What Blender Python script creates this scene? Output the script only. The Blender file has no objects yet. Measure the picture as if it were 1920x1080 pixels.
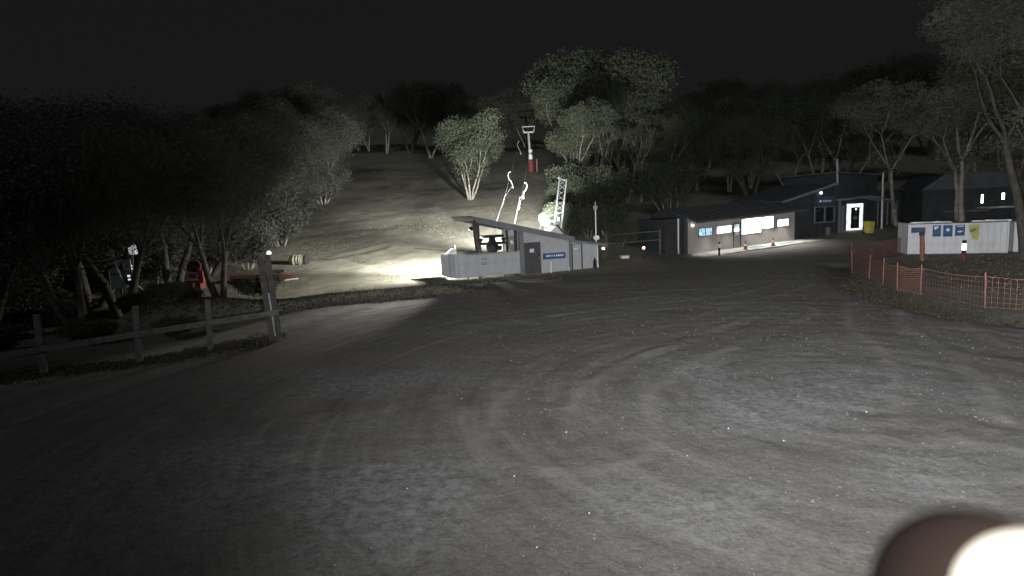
import bpy, math, random
import numpy as np
from mathutils import Vector, Matrix
R = math.radians
rng = np.random.default_rng(7)
random.seed(7)
scn = bpy.context.scene
col = scn.collection

# ------------------------------------------------------------------ camera
PITCH, ROLL = R(7.246), R(2.5)
CAM = Vector((0, 0, 4.0))
fwd = Vector((0, math.cos(PITCH), -math.sin(PITCH)))
up0 = Vector((0, math.sin(PITCH), math.cos(PITCH)))
rt0 = Vector((1, 0, 0))
cx = rt0 * math.cos(ROLL) - up0 * math.sin(ROLL)
cy = rt0 * math.sin(ROLL) + up0 * math.cos(ROLL)
cam_d = bpy.data.cameras.new('camera')
cam_d.sensor_width = 36
cam_d.lens = 36 * 1100 / 1920
cam_d.clip_start = .02
cam_d.clip_end = 2000
cam_d.dof.use_dof = True
cam_d.dof.focus_distance = 38
cam_d.dof.aperture_fstop = 1.9
cam = bpy.data.objects.new('camera', cam_d)
m3 = Matrix((cx, cy, -fwd)).transposed()
cam.matrix_world = Matrix.Translation(CAM) @ m3.to_4x4()
col.objects.link(cam)
scn.camera = cam

# ------------------------------------------------------------------ night sky and added fill light
FILL_EL, FILL_AZ = R(30), R(196)
w = bpy.data.worlds.new('World')
scn.world = w
w.use_nodes = True
nt = w.node_tree
bg = nt.nodes['Background']
sky = nt.nodes.new('ShaderNodeTexSky')
sky.sky_type = 'NISHITA'
sky.sun_disc = False
sky.sun_elevation = FILL_EL
sky.sun_rotation = FILL_AZ
hs = nt.nodes.new('ShaderNodeHueSaturation')
hs.inputs['Saturation'].default_value = .10
nt.links.new(sky.outputs[0], hs.inputs['Color'])
mxw = nt.nodes.new('ShaderNodeMix')
mxw.data_type = 'RGBA'
mxw.inputs[0].default_value = .9
mxw.inputs[7].default_value = (4.8, 4.35, 4.75, 1)          # even dim grey that keeps the sky one tone
nt.links.new(hs.outputs[0], mxw.inputs[6])
nt.links.new(mxw.outputs[2], bg.inputs[0])
bg.inputs[1].default_value = .0020
sd = bpy.data.lights.new('night_fill', 'SUN')
sd.energy = .27  # fill from behind the camera, added to lift the unlit blacks
sd.angle = R(8)
sd.color = (.95, .97, 1)
night_fill = bpy.data.objects.new('night_fill', sd)
night_fill.rotation_euler = (math.pi / 2 - FILL_EL, 0, math.pi - FILL_AZ + math.pi)
col.objects.link(night_fill)
d = Vector((math.sin(FILL_AZ) * math.cos(FILL_EL), math.cos(FILL_AZ) * math.cos(FILL_EL), math.sin(FILL_EL)))
night_fill.rotation_euler = d.to_track_quat('Z', 'Y').to_euler()

scn.view_settings.view_transform = 'Standard'
scn.view_settings.look = 'None'
scn.view_settings.exposure = 0
scn.view_settings.gamma = 1
scn.render.engine = 'CYCLES'
scn.cycles.use_denoising = True
scn.cycles.max_bounces = 3
scn.cycles.diffuse_bounces = 2
scn.cycles.use_adaptive_sampling = True
scn.cycles.adaptive_threshold = .03
scn.cycles.glossy_bounces = 2
scn.cycles.transmission_bounces = 3
scn.cycles.transparent_max_bounces = 6
scn.cycles.sample_clamp_indirect = 3
scn.cycles.caustics_reflective = False
scn.cycles.caustics_refractive = False


# ------------------------------------------------------------------ materials
def mat(name, c, rough=.85, var=.25, scale=3.0, bump=0.0, bscale=20, metal=0, c2=None, spec=.3):
    m = bpy.data.materials.new(name)
    m.use_nodes = True
    n, l = m.node_tree.nodes, m.node_tree.links
    b = n['Principled BSDF']
    tc = n.new('ShaderNodeTexCoord')
    nz = n.new('ShaderNodeTexNoise')
    nz.inputs['Scale'].default_value = scale
    nz.inputs['Detail'].default_value = 6
    l.new(tc.outputs['Object'], nz.inputs['Vector'])
    mx = n.new('ShaderNodeMix')
    mx.data_type = 'RGBA'
    a = tuple(v * (1 - var) for v in c)
    e = tuple(min(1, v * (1 + var)) for v in c) if c2 is None else c2
    mx.inputs[6].default_value = (*a, 1)
    mx.inputs[7].default_value = (*e, 1)
    rp = n.new('ShaderNodeMapRange')
    rp.inputs[1].default_value = .3
    rp.inputs[2].default_value = .7
    l.new(nz.outputs[0], rp.inputs[0])
    l.new(rp.outputs[0], mx.inputs[0])
    l.new(mx.outputs[2], b.inputs['Base Color'])
    b.inputs['Roughness'].default_value = rough
    b.inputs['Metallic'].default_value = metal
    b.inputs['Specular IOR Level'].default_value = spec
    if bump:
        nb = n.new('ShaderNodeTexNoise')
        nb.inputs['Scale'].default_value = bscale
        nb.inputs['Detail'].default_value = 5
        l.new(tc.outputs['Object'], nb.inputs['Vector'])
        bp = n.new('ShaderNodeBump')
        bp.inputs['Strength'].default_value = bump
        bp.inputs['Distance'].default_value = .03
        l.new(nb.outputs[0], bp.inputs['Height'])
        l.new(bp.outputs[0], b.inputs['Normal'])
    return m


def emit(name, c, s, var=0, scale=6):
    m = bpy.data.materials.new(name)
    m.use_nodes = True
    n, l = m.node_tree.nodes, m.node_tree.links
    b = n['Principled BSDF']
    b.inputs['Base Color'].default_value = (*[min(.8, v * .6) for v in c], 1)
    b.inputs['Roughness'].default_value = .3
    b.inputs['Emission Color'].default_value = (*c, 1)
    b.inputs['Emission Strength'].default_value = s
    if var:
        tc = n.new('ShaderNodeTexCoord')
        nz = n.new('ShaderNodeTexNoise')
        nz.inputs['Scale'].default_value = scale
        nz.inputs['Detail'].default_value = 3
        l.new(tc.outputs['Object'], nz.inputs['Vector'])
        rp = n.new('ShaderNodeMapRange')
        rp.inputs[1].default_value = .38
        rp.inputs[2].default_value = .62
        rp.inputs[3].default_value = s * (1 - var)
        rp.inputs[4].default_value = s * (1 + var)
        l.new(nz.outputs[0], rp.inputs[0])
        l.new(rp.outputs[0], b.inputs['Emission Strength'])
    return m


M = {}
M['shed_white'] = mat('shed_white_steel', (.41, .43, .46), .6, .12, 1.6)
M['shed_grey'] = mat('shed_grey_steel', (.17, .18, .195), .6, .12, 1.5)
M['roof_steel'] = mat('roof_steel', (.17, .175, .18), .55, .15, 1.2)
M['dark_roof'] = mat('dark_roof', (.07, .08, .09), .6, .2, 1.2)
M['dark_wall'] = mat('dark_blue_grey_cladding', (.036, .041, .045), .8, .25, 1.4)
M['ticket_wall'] = mat('ticket_wall', (.30, .28, .265), .75, .12, 1.1)
M['dark_trim'] = mat('dark_trim', (.05, .05, .055), .6, .2, 4)
M['door_dark'] = mat('dark_door', (.075, .075, .08), .6, .2, 2)
M['door_pale'] = mat('pale_door', (.40, .41, .43), .6, .08, 2)
M['timber'] = mat('weathered_timber', (.065, .063, .06), .9, .35, 6, .3, 30)
M['timber_post'] = mat('grey_timber_post', (.11, .107, .104), .9, .35, 6, .3, 30)
M['white_steel'] = mat('white_painted_steel', (.75, .77, .78), .45, .06, 4)
M['galv'] = mat('galvanised_steel', (.42, .44, .46), .45, .15, 5, metal=.3)
M['black_iron'] = mat('black_machinery', (.025, .025, .027), .6, .3, 4)
M['red_paint'] = mat('red_paint', (.16, .04, .04), .7, .3, 3)
M['orange'] = mat('orange_plastic', (.24, .105, .07), .7, .2, 4)
M['orange_net'] = mat('orange_netting', (.19, .10, .083), .85, .25, 2)
M['blue_sign'] = mat('blue_sign', (.035, .10, .24), .5, .1, 5)
M['navy'] = mat('navy_poster', (.05, .075, .14), .55, .25, 4)
M['paper'] = mat('white_print', (.72, .74, .76), .7, .05, 8)
M['yellow'] = mat('yellow_plastic', (.55, .50, .10), .55, .1, 4)
M['yellow_cloth'] = mat('yellow_banner', (.45, .46, .16), .8, .15, 3)
M['container'] = mat('white_container_paint', (.62, .64, .68), .6, .07, 2.5)
M['concrete'] = mat('concrete_path', (.34, .33, .31), .9, .2, 1.5, .2, 25)
M['green_mat'] = mat('green_mat', (.10, .22, .17), .95, .2, 8)
M['bark'] = mat('gum_bark', (.23, .21, .185), .9, .4, 2.2, .4, 12)
M['bark_dark'] = mat('rough_bark', (.07, .064, .06), .92, .4, 2.5, .5, 12)
M['stone'] = mat('pale_stone', (.5, .52, .54), .7, .3, 9)
M['tarp'] = mat('pale_tarpaulin', (.24, .25, .19), .75, .4, 7, .5, 9)
M['glass_dark'] = mat('dark_glass', (.02, .022, .026), .12, .2, 3, spec=.6)
M['rubber'] = mat('black_rubber', (.02, .02, .02), .8, .2, 5)
M['hanger'] = mat('worn_hanger_steel', (.15, .155, .16), .6, .2, 6)
M['hood'] = mat('dark_red_brown_hood', (.17, .125, .12), .65, .1, 8)
M['blue_board'] = mat('blue_grey_board', (.40, .50, .56), .7, .3, 5)
M['snow'] = mat('frost_cap', (.78, .80, .84), .8, .08, 6)


def leafmat(name, c, c2, tr=.25):
    m = bpy.data.materials.new(name)
    m.use_nodes = True
    n, l = m.node_tree.nodes, m.node_tree.links
    b = n['Principled BSDF']
    b.inputs['Roughness'].default_value = .6
    b.inputs['Specular IOR Level'].default_value = .08
    at = n.new('ShaderNodeAttribute')
    at.attribute_name = 'tone'
    mx = n.new('ShaderNodeMix')
    mx.data_type = 'RGBA'
    mx.inputs[6].default_value = (*c, 1)
    mx.inputs[7].default_value = (*c2, 1)
    l.new(at.outputs['Fac'], mx.inputs[0])
    l.new(mx.outputs[2], b.inputs['Base Color'])
    t = n.new('ShaderNodeBsdfTranslucent')
    l.new(mx.outputs[2], t.inputs[0])
    ms = n.new('ShaderNodeMixShader')
    ms.inputs[0].default_value = tr
    l.new(b.outputs[0], ms.inputs[1])
    l.new(t.outputs[0], ms.inputs[2])
    l.new(ms.outputs[0], n['Material Output'].inputs[0])
    return m


M['leaf'] = leafmat('gum_leaves', (.045, .056, .039), (.105, .117, .082))
M['leaf_grey'] = leafmat('grey_green_leaves', (.06, .065, .056), (.115, .121, .104))
M['leaf_pale'] = leafmat('pale_grey_leaves', (.075, .08, .065), (.15, .155, .13))
M['grass_dark'] = leafmat('rank_grass', (.035, .036, .026), (.10, .095, .07), .1)
M['grass'] = leafmat('dry_grass', (.17, .16, .12), (.34, .32, .25), .15)


def ground_material():
    m = bpy.data.materials.new('dirt_and_grass')
    m.use_nodes = True
    n, l = m.node_tree.nodes, m.node_tree.links
    b = n['Principled BSDF']
    b.inputs['Roughness'].default_value = .95
    b.inputs['Specular IOR Level'].default_value = .15
    geo = n.new('ShaderNodeNewGeometry')

    def noise(scale, det, vec=None, rough=.6):
        z = n.new('ShaderNodeTexNoise')
        z.inputs['Scale'].default_value = scale
        z.inputs['Detail'].default_value = det
        z.inputs['Roughness'].default_value = rough
        l.new(vec or geo.outputs['Position'], z.inputs['Vector'])
        return z.outputs[0]

    def ramp(v, a, e, lo=0., hi=1.):
        r = n.new('ShaderNodeMapRange')
        r.inputs[1].default_value = a
        r.inputs[2].default_value = e
        r.inputs[3].default_value = lo
        r.inputs[4].default_value = hi
        l.new(v, r.inputs[0])
        return r.outputs[0]

    def mix(f, a, c):
        x = n.new('ShaderNodeMix')
        x.data_type = 'RGBA'
        for i, v in ((6, a), (7, c)):
            if isinstance(v, tuple):
                x.inputs[i].default_value = (*v, 1)
            else:
                l.new(v, x.inputs[i])
        if isinstance(f, float):
            x.inputs[0].default_value = f
        else:
            l.new(f, x.inputs[0])
        return x.outputs[2]

    def math_(op, a, c):
        x = n.new('ShaderNodeMath')
        x.operation = op
        for i, v in enumerate((a, c)):
            if isinstance(v, (int, float)):
                x.inputs[i].default_value = v
            else:
                l.new(v, x.inputs[i])
        return x.outputs[0]

    def attr(nm):
        x = n.new('ShaderNodeAttribute')
        x.attribute_name = nm
        return x.outputs['Fac']

    fine = noise(22, 6, rough=.7)
    mid = noise(2.3, 5)
    big = noise(.35, 4)
    dirt = mix(ramp(mid, .35, .65), (.135, .128, .116), (.185, .175, .160))
    dirt = mix(ramp(big, .35, .65), dirt, (.150, .145, .136))
    dirt = mix(ramp(fine, .45, .72), dirt, (.23, .225, .215))
    dirt = mix(ramp(noise(6.5, 4, rough=.6), .52, .30, 0, .5), dirt, (.085, .082, .076))
    # wheel marks running round the turning circle: noise stretched along the tangent
    sub = n.new('ShaderNodeVectorMath')
    sub.operation = 'SUBTRACT'
    sub.inputs[1].default_value = (7.2, 12.0, 0)
    l.new(geo.outputs['Position'], sub.inputs[0])
    sx = n.new('ShaderNodeSeparateXYZ')
    l.new(sub.outputs[0], sx.inputs[0])
    rad = math_('SQRT', math_('ADD', math_('MULTIPLY', sx.outputs[0], sx.outputs[0]), math_('MULTIPLY', sx.outputs[1], sx.outputs[1])), 0)
    ang = math_('ARCTAN2', sx.outputs[1], sx.outputs[0])
    cb = n.new('ShaderNodeCombineXYZ')
    l.new(math_('MULTIPLY', rad, 1.0), cb.inputs[0])
    l.new(math_('MULTIPLY', ang, .55), cb.inputs[1])
    ringn = noise(2.6, 5, cb.outputs[0], .65)
    dirt = mix(ramp(ringn, .52, .70, 0, .75), dirt, (.255, .248, .235))
    dirt = mix(ramp(ringn, .47, .30, 0, .75), dirt, (.098, .094, .087))
    dirt = mix(ramp(attr('track'), 0, 1, 0, .8), dirt, (.28, .27, .255))
    fr = math_('MULTIPLY', attr('frost'), ramp(noise(5.5, 6, rough=.75), .40, .62))
    dirt = mix(math_('MULTIPLY', fr, .8), dirt, (.31, .338, .36))
    # winter grass of the run
    gmid = noise(.9, 6)
    gr = mix(ramp(gmid, .35, .65), (.165, .16, .13), (.26, .254, .21))
    gr = mix(ramp(noise(9, 5, rough=.7), .42, .7, 0, .7), gr, (.32, .314, .27))
    gr = mix(ramp(noise(.16, 3), .5, .68, 0, .6), gr, (.13, .135, .095))
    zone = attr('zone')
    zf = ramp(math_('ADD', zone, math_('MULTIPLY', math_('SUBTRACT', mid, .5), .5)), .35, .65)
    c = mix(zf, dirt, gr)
    c = mix(math_('MULTIPLY', attr('dark_soil_shade'), .75), c, (.055, .055, .045))
    l.new(c, b.inputs['Base Color'])
    bp = n.new('ShaderNodeBump')
    bp.inputs['Strength'].default_value = .55
    bp.inputs['Distance'].default_value = .05
    h = math_('ADD', math_('MULTIPLY', noise(7, 8, rough=.7), 1.0), math_('MULTIPLY', ringn, .5))
    l.new(h, bp.inputs['Height'])
    l.new(bp.outputs[0], b.inputs['Normal'])
    return m


M['ground'] = ground_material()


# ------------------------------------------------------------------ mesh helpers
def np_mesh(name, V, F, attrs=None, smooth=False):
    V = np.asarray(V, np.float32)
    F = np.asarray(F, np.int32)
    k = F.shape[1]
    me = bpy.data.meshes.new(name)
    me.vertices.add(len(V))
    me.vertices.foreach_set('co', V.ravel())
    me.loops.add(F.size)
    me.loops.foreach_set('vertex_index', F.ravel())
    me.polygons.add(len(F))
    me.polygons.foreach_set('loop_start', np.arange(0, F.size, k, dtype=np.int32))
    me.polygons.foreach_set('loop_total', np.full(len(F), k, np.int32))
    if smooth:
        me.polygons.foreach_set('use_smooth', np.ones(len(F), bool))
    for nm, a in (attrs or {}).items():
        t = me.attributes.new(nm, 'FLOAT', 'POINT')
        t.data.foreach_set('value', np.asarray(a, np.float32))
    me.update(calc_edges=True)
    return me


def link(name, me, m, parent=None):
    o = bpy.data.objects.new(name, me)
    if m is not None and not me.materials:
        me.materials.append(m)
    col.objects.link(o)
    if parent is not None:
        o.parent = parent
    return o


def tag(o, label=None, cat=None, group=None, kind=None):
    if label:
        o['label'] = label
    if cat:
        o['category'] = cat
    if group:
        o['group'] = group
    if kind:
        o['kind'] = kind
    return o


def thing(name, label, cat, loc=(0, 0, 0), rz=0, group=None):
    o = bpy.data.objects.new(name, None)
    o.empty_display_size = .2
    col.objects.link(o)
    o.location = loc
    o.rotation_euler = (0, 0, rz)
    return tag(o, label, cat, group)


def copy_tree(o, parent=None):
    c = o.copy()
    col.objects.link(c)
    c.parent = parent
    for ch in o.children:
        copy_tree(ch, c)
    return c


class MB:
    def __init__(s):
        s.v, s.f = [], []

    def box(s, x0, x1, y0, y1, z0, z1):
        i = len(s.v)
        s.v += [(x, y, z) for z in (z0, z1) for y in (y0, y1) for x in (x0, x1)]
        for f in ((0, 2, 3, 1), (4, 5, 7, 6), (0, 1, 5, 4), (2, 6, 7, 3), (0, 4, 6, 2), (1, 3, 7, 5)):
            s.f.append(tuple(i + k for k in f))
        return s

    def hexa(s, pts):
        i = len(s.v)
        s.v += [tuple(p) for p in pts]
        for f in ((0, 2, 3, 1), (4, 5, 7, 6), (0, 1, 5, 4), (2, 6, 7, 3), (0, 4, 6, 2), (1, 3, 7, 5)):
            s.f.append(tuple(i + k for k in f))
        return s

    def tube(s, pts, rad, n=8, cap=True):
        pts = [Vector(p) for p in pts]
        if not isinstance(rad, (list, tuple)):
            rad = [rad] * len(pts)
        i0 = len(s.v)
        prev = None
        for k, p in enumerate(pts):
            t = (pts[min(k + 1, len(pts) - 1)] - pts[max(k - 1, 0)])
            t = t.normalized() if t.length > 1e-9 else Vector((0, 0, 1))
            if prev is None:
                a = t.orthogonal().normalized()
            else:
                a = prev - t * prev.dot(t)
                a = a.normalized() if a.length > 1e-6 else t.orthogonal().normalized()
            prev = a
            b = t.cross(a)
            for j in range(n):
                q = 2 * math.pi * j / n
                s.v.append(tuple(p + (a * math.cos(q) + b * math.sin(q)) * rad[k]))
        for k in range(len(pts) - 1):
            for j in range(n):
                j2 = (j + 1) % n
                s.f.append((i0 + k * n + j, i0 + k * n + j2, i0 + (k + 1) * n + j2, i0 + (k + 1) * n + j))
        if cap:
            s.f.append(tuple(i0 + j for j in reversed(range(n))))
            e = i0 + (len(pts) - 1) * n
            s.f.append(tuple(e + j for j in range(n)))
        return s

    def lathe(s, prof, n=20, c=(0, 0, 0)):
        i0 = len(s.v)
        for r, z in prof:
            for j in range(n):
                q = 2 * math.pi * j / n
                s.v.append((c[0] + r * math.cos(q), c[1] + r * math.sin(q), c[2] + z))
        for k in range(len(prof) - 1):
            for j in range(n):
                j2 = (j + 1) % n
                s.f.append((i0 + k * n + j, i0 + k * n + j2, i0 + (k + 1) * n + j2, i0 + (k + 1) * n + j))
        return s

    def poly(s, pts):
        i = len(s.v)
        s.v += [tuple(p) for p in pts]
        s.f.append(tuple(range(i, i + len(pts))))
        return s

    def prism(s, poly, y0, y1):
        """polygon in x-z pushed along y"""
        i = len(s.v)
        n = len(poly)
        s.v += [(x, y0, z) for x, z in poly] + [(x, y1, z) for x, z in poly]
        s.f.append(tuple(i + k for k in range(n)))
        s.f.append(tuple(i + n + k for k in reversed(range(n))))
        for k in range(n):
            k2 = (k + 1) % n
            s.f.append((i + k2, i + k, i + n + k, i + n + k2))
        return s

    def build(s, name, m, parent=None, fn=None, smooth=False):
        v = [fn(p) for p in s.v] if fn else s.v
        me = bpy.data.meshes.new(name)
        me.from_pydata(v, [], s.f)
        me.validate()
        if smooth:
            me.polygons.foreach_set('use_smooth', np.ones(len(me.polygons), bool))
        return link(name, me, m, parent)


# ------------------------------------------------------------------ terrain
def sstep(a, b, x):
    t = np.clip((x - a) / (b - a), 0, 1)
    return t * t * (3 - 2 * t)


SLY = np.array([0, 38, 44, 50, 60, 70, 75, 90, 95, 110, 130, 170, 230, 320, 900.])
SLZ = np.array([0, 0, .3, .95, 2.8, 4.9, 5.9, 8.9, 10.1, 13.2, 17.5, 26, 38, 52, 90.])
FEN = np.array([(27.2, 40.8), (21.6, 37.2), (19.3, 33.0), (18.2, 29.6), (17.5, 27.4), (16.85, 25.4), (16.7, 23.7),
                (16.6, 20.3), (18.4, 17.6), (22.5, 15.5), (30, 13.5)])


def seg_d(x, y, a, b):
    ax, ay = a
    bx, by = b
    L2 = (bx - ax) ** 2 + (by - ay) ** 2
    t = np.clip(((x - ax) * (bx - ax) + (y - ay) * (by - ay)) / L2, 0, 1)
    return np.hypot(x - ax - t * (bx - ax), y - ay - t * (by - ay)), t


def line_d(x, y, pts):
    s = np.full(np.shape(x), 1e9)
    for i in range(len(pts) - 1):
        dd, _ = seg_d(x, y, pts[i], pts[i + 1])
        s = np.minimum(s, dd)
    return s


SWALE = FEN[1:] + np.array([-1.35, -1.25])
RUTS = [[(-24, 63), (-18, 67), (-11, 70), (-3, 71)], [(-22, 59.5), (-17, 62), (-12.5, 63)], [(-24, 76), (-12, 82), (0, 84)],
        [(-13.4, 49), (-11.2, 46.2)], [(-19, 50.5), (-15, 49.3), (-11.5, 53)], [(-20, 90), (-8, 97)]]
TRACKS = [[(9.6, 21.6), (8.79, 20.8), (6.4, 18.6), (4.38, 16.54), (2.8, 15.0), (1.63, 13.22), (1.1, 11.6), (.95, 10.2)],
          [(14, 21), (12, 17.5), (11.2, 14.6), (9.9, 12.0), (8.6, 10.0)],
          [(1.5, 22.5), (5, 24.2), (9.5, 25.5), (13, 28.5)]]


def gz(x, y):
    x = np.asarray(x, float)
    y = np.asarray(y, float)
    ye = y - 14 * sstep(4, 22, x) + 1.5 * np.sin(x * .11) * sstep(44, 60, y)
    z = np.interp(ye, SLY, SLZ)
    z = z + np.clip(x - 14, 0, 30) * .05 * sstep(40, 52, y) * (1 - sstep(75, 100, y))
    d, t = seg_d(x, y, (-16.5, 26.3), (-.8, 31.6))
    z = z + (.42 + .65 * (1 - sstep(.12, .42, t))) * np.exp(-(d / (.75 + .5 * (1 - sstep(.1, .4, t)))) ** 2) * (1 - sstep(.8, 1., t))
    z = z - .30 * np.exp(-(line_d(x, y, SWALE) / .9) ** 2)
    z = z - .35 * sstep(-9, -13, x) * sstep(14, 22, y) * (1 - sstep(34, 44, y))
    return z


def g(x, y):
    return float(gz(x, y))


def vnoise(x, y, seed):
    r = np.random.default_rng(seed).random((256, 256))
    xi, yi = np.floor(x).astype(int), np.floor(y).astype(int)
    fx, fy = x - xi, y - yi
    fx, fy = fx * fx * (3 - 2 * fx), fy * fy * (3 - 2 * fy)
    q = lambda a, b: r[a % 256, b % 256]
    return (q(xi, yi) * (1 - fx) + q(xi + 1, yi) * fx) * (1 - fy) + (q(xi, yi + 1) * (1 - fx) + q(xi + 1, yi + 1) * fx) * fy - .5


def axis(lo, hi, step, far_lo, far_hi, gr=1.12):
    a = list(np.arange(lo, hi, step))
    s, v = step, a[-1]
    while v < far_hi:
        s *= gr
        v += s
        a.append(v)
    s, v = step, lo
    b = []
    while v > far_lo:
        s *= gr
        v -= s
        b.append(v)
    return np.array(b[::-1] + a)


def make_ground():
    xs = axis(-14, 20, .13, -500, 500, 1.05)
    ys = axis(5, 34, .12, -60, 900, 1.03)
    X, Y = np.meshgrid(xs, ys)
    Z = gz(X, Y)
    yard = 1 - sstep(32, 40, Y)
    Z += yard * (.018 * vnoise(X * 1.7, Y * 1.7, 1) + .022 * vnoise(X * 4.1, Y * 4.1, 2) + .03 * vnoise(X * .45, Y * .45, 3))
    Z += (1 - yard) * (.07 * vnoise(X * .8, Y * .8, 4) + .25 * vnoise(X * .17, Y * .17, 5)) * (1 - .8 * sstep(5, 12, X) * (1 - sstep(58, 70, Y))) * sstep(5.5, 9, np.hypot(X - 1.2, Y - 39.3))
    for r in RUTS:
        dd = line_d(X, Y, r) + .5 * vnoise(X * .6, Y * .6, 8)
        Z += -.11 * np.exp(-(dd / .45) ** 2) + .05 * np.exp(-((dd - 1.0) / .5) ** 2)
    tr = np.zeros_like(X)
    for r in TRACKS:
        dd = line_d(X, Y, r)
        a = np.exp(-(dd / .16) ** 2) + .8 * np.exp(-((dd - 1.55) / .16) ** 2)
        a *= np.clip(.6 + 1.3 * vnoise(X * .7, Y * .7, 21), 0, 1)
        tr = np.maximum(tr, a)
        Z += .028 * a - .02 * np.exp(-((dd - .38) / .14) ** 2)
    rr = np.hypot(X - 7.2, Y - 12)
    th = np.arctan2(Y - 12, X - 7.2)
    Z += yard * .024 * vnoise(rr * 3.4, th * 2.2 + 40, 11) * sstep(16, 9, rr)
    # frosty patches
    fr = np.zeros_like(X)
    for (px, py, rx, ry, s) in [(5.2, 11.5, 2.6, 1.7, 1), (7.2, 12.8, 2.2, 1.6, .8), (4.4, 13.8, 1.6, 1.4, .7), (-2.2, 8.4, 1.7, 2.2, .75), (9.3, 9.8, 1.8, 2.2, .9),
                                (2.2, 7.6, 1.6, 1.0, .55), (-4.6, 9.5, 2.6, 2.4, .6), (8.2, 15.6, 2.4, 1.4, .6), (-3.5, 14.5, 3.5, 2.2, .5), (6.5, 8.0, 2.0, 1.0, .5), (-1, 21, 4, 2.5, .35), (4.0, 24, 5, 1.2, .4)]:
        q = ((X - px) / rx) ** 2 + ((Y - py) / ry) ** 2
        fr = np.maximum(fr, s * np.exp(-q * 1.1))
    fr = np.clip(fr * (1 + 1.6 * vnoise(X * .9, Y * .9, 31)) + .12 + .35 * vnoise(X * .5, Y * .5, 33), 0, 1)
    fr *= 1 - sstep(.5, 1, tr) * .6
    zone = sstep(34.5, 38.5, Y + 2.2 * sstep(4, -8, X)) * (1 - .9 * sstep(8, 13, X) * (1 - sstep(53, 58, Y)))
    infen = sstep(0, 1.5, X - np.interp(Y, FEN[::-1, 1][3:], FEN[::-1, 0][3:])) * sstep(14, 17, Y)
    zone = np.maximum(zone, infen * .9)
    zone = np.maximum(zone, sstep(-8.5, -11, X) * sstep(17, 22, Y))
    bd, bt = seg_d(X, Y, (-16.5, 26.3), (-.8, 31.6))
    zone = np.maximum(zone, .8 * np.exp(-(bd / 1.1) ** 2) * (1 - sstep(.85, 1, bt)))
    dark_soil_shade = np.clip(np.exp(-(line_d(X, Y, SWALE) / .85) ** 2) * (.9 + .9 * vnoise(X * 1.1, Y * 1.1, 41)), 0, 1)
    for r in RUTS:
        dark_soil_shade = np.maximum(dark_soil_shade, .65 * np.exp(-((line_d(X, Y, r) + .5 * vnoise(X * .6, Y * .6, 8)) / .5) ** 2))
    dark_soil_shade = np.maximum(dark_soil_shade, .9 * sstep(-11.5, -15.5, X) * sstep(15, 18, Y) * (1 - sstep(33, 37, Y)))  # unlit grove: litter colour darkened to carry the shade
    ny, nx = X.shape
    idx = np.arange(nx * ny).reshape(ny, nx)
    F = np.stack([idx[:-1, :-1], idx[:-1, 1:], idx[1:, 1:], idx[1:, :-1]], -1).reshape(-1, 4)
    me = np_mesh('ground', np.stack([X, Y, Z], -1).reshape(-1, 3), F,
                 {'frost': fr.ravel(), 'track': np.clip(tr, 0, 1).ravel(), 'zone': zone.ravel(), 'dark_soil_shade': dark_soil_shade.ravel()}, True)
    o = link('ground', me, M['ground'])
    tag(o, kind='structure')


make_ground()


def local(root):
    a = root.rotation_euler[2]
    c, s = math.cos(a), math.sin(a)
    L = root.location

    def f(x, y):
        return L[0] + x * c - y * s, L[1] + x * s + y * c
    return f


def corr_sheet(w, h0, h1=None, pitch=.19, d=.03, z0=0.):
    """upright ribbed steel sheet from x=0..w; ribs stand proud towards -y; tops h0 (left) and h1 (right)"""
    h1 = h0 if h1 is None else h1
    n = max(1, round(w / pitch))
    p = w / n
    xs = []
    for i in range(n):
        for fx, dy in ((0, 0), (.5, 0), (.6, -d), (.9, -d)):
            xs.append(((i + fx) * p, dy))
    xs.append((w - .004, 0))
    mb = MB()
    top = lambda x: h0 + (h1 - h0) * x / w
    for (xa, ya), (xb, yb) in zip(xs[:-1], xs[1:]):
        mb.poly([(xa, ya, z0), (xb, yb, z0), (xb, yb, top(xb)), (xa, ya, top(xa))])
    mb.poly([(0, .03, z0), (0, .03, top(0)), (w - .004, .03, top(w)), (w - .004, .03, z0)])
    return mb


def spot(name, loc, target, power, angle, blend=.5, color=(1, 1, 1), size=.06, parent=None):
    ld = bpy.data.lights.new(name, 'SPOT')
    ld.energy = power
    ld.spot_size = R(angle)
    ld.spot_blend = blend
    ld.color = color
    ld.shadow_soft_size = size
    o = bpy.data.objects.new(name, ld)
    o.location = loc
    v = Vector(target) - Vector(loc)
    o.rotation_euler = v.to_track_quat('-Z', 'Y').to_euler()
    col.objects.link(o)
    if parent is not None:
        o.parent = parent
    return o


# ------------------------------------------------------------------ lift station shed
SH = thing('lift_station', 'white ribbed steel lift shed with sloping grey roof and open drive bay', 'shed', (-3.6, 36.2, 0), R(21.6))
# half-height bay wall: front run, rounded corner, return
sheet_w = .62
base_me = None
for i in range(6):
    x0 = .9 + i * sheet_w
    if base_me is None:
        o = corr_sheet(sheet_w, 1.52, z0=.13).build('wall_sheet', M['shed_white'], SH)
        base_me = o.data
    else:
        o = link('wall_sheet', base_me, None, SH)
    o.location = (x0, 0, 0)
arc = MB()
ps = []
for k in range(19):
    q = math.pi / 2 * k / 18
    rr = .9 + (.025 if k % 4 in (1, 2) else 0)
    ps.append((.9 - rr * math.sin(q), .9 - rr * math.cos(q)))
for (a, b) in zip(ps[:-1], ps[1:]):
    arc.poly([(b[0], b[1], .13), (a[0], a[1], .13), (a[0], a[1], 1.57), (b[0], b[1], 1.57)])
arc.build('curved_wall_sheet', M['shed_white'], SH)
for i in range(3):
    o = link('wall_sheet', base_me, None, SH)
    o.location = (0, .9 + sheet_w * (i + 1), 0)
    o.rotation_euler = (0, 0, -math.pi / 2)
cap = MB()
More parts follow.
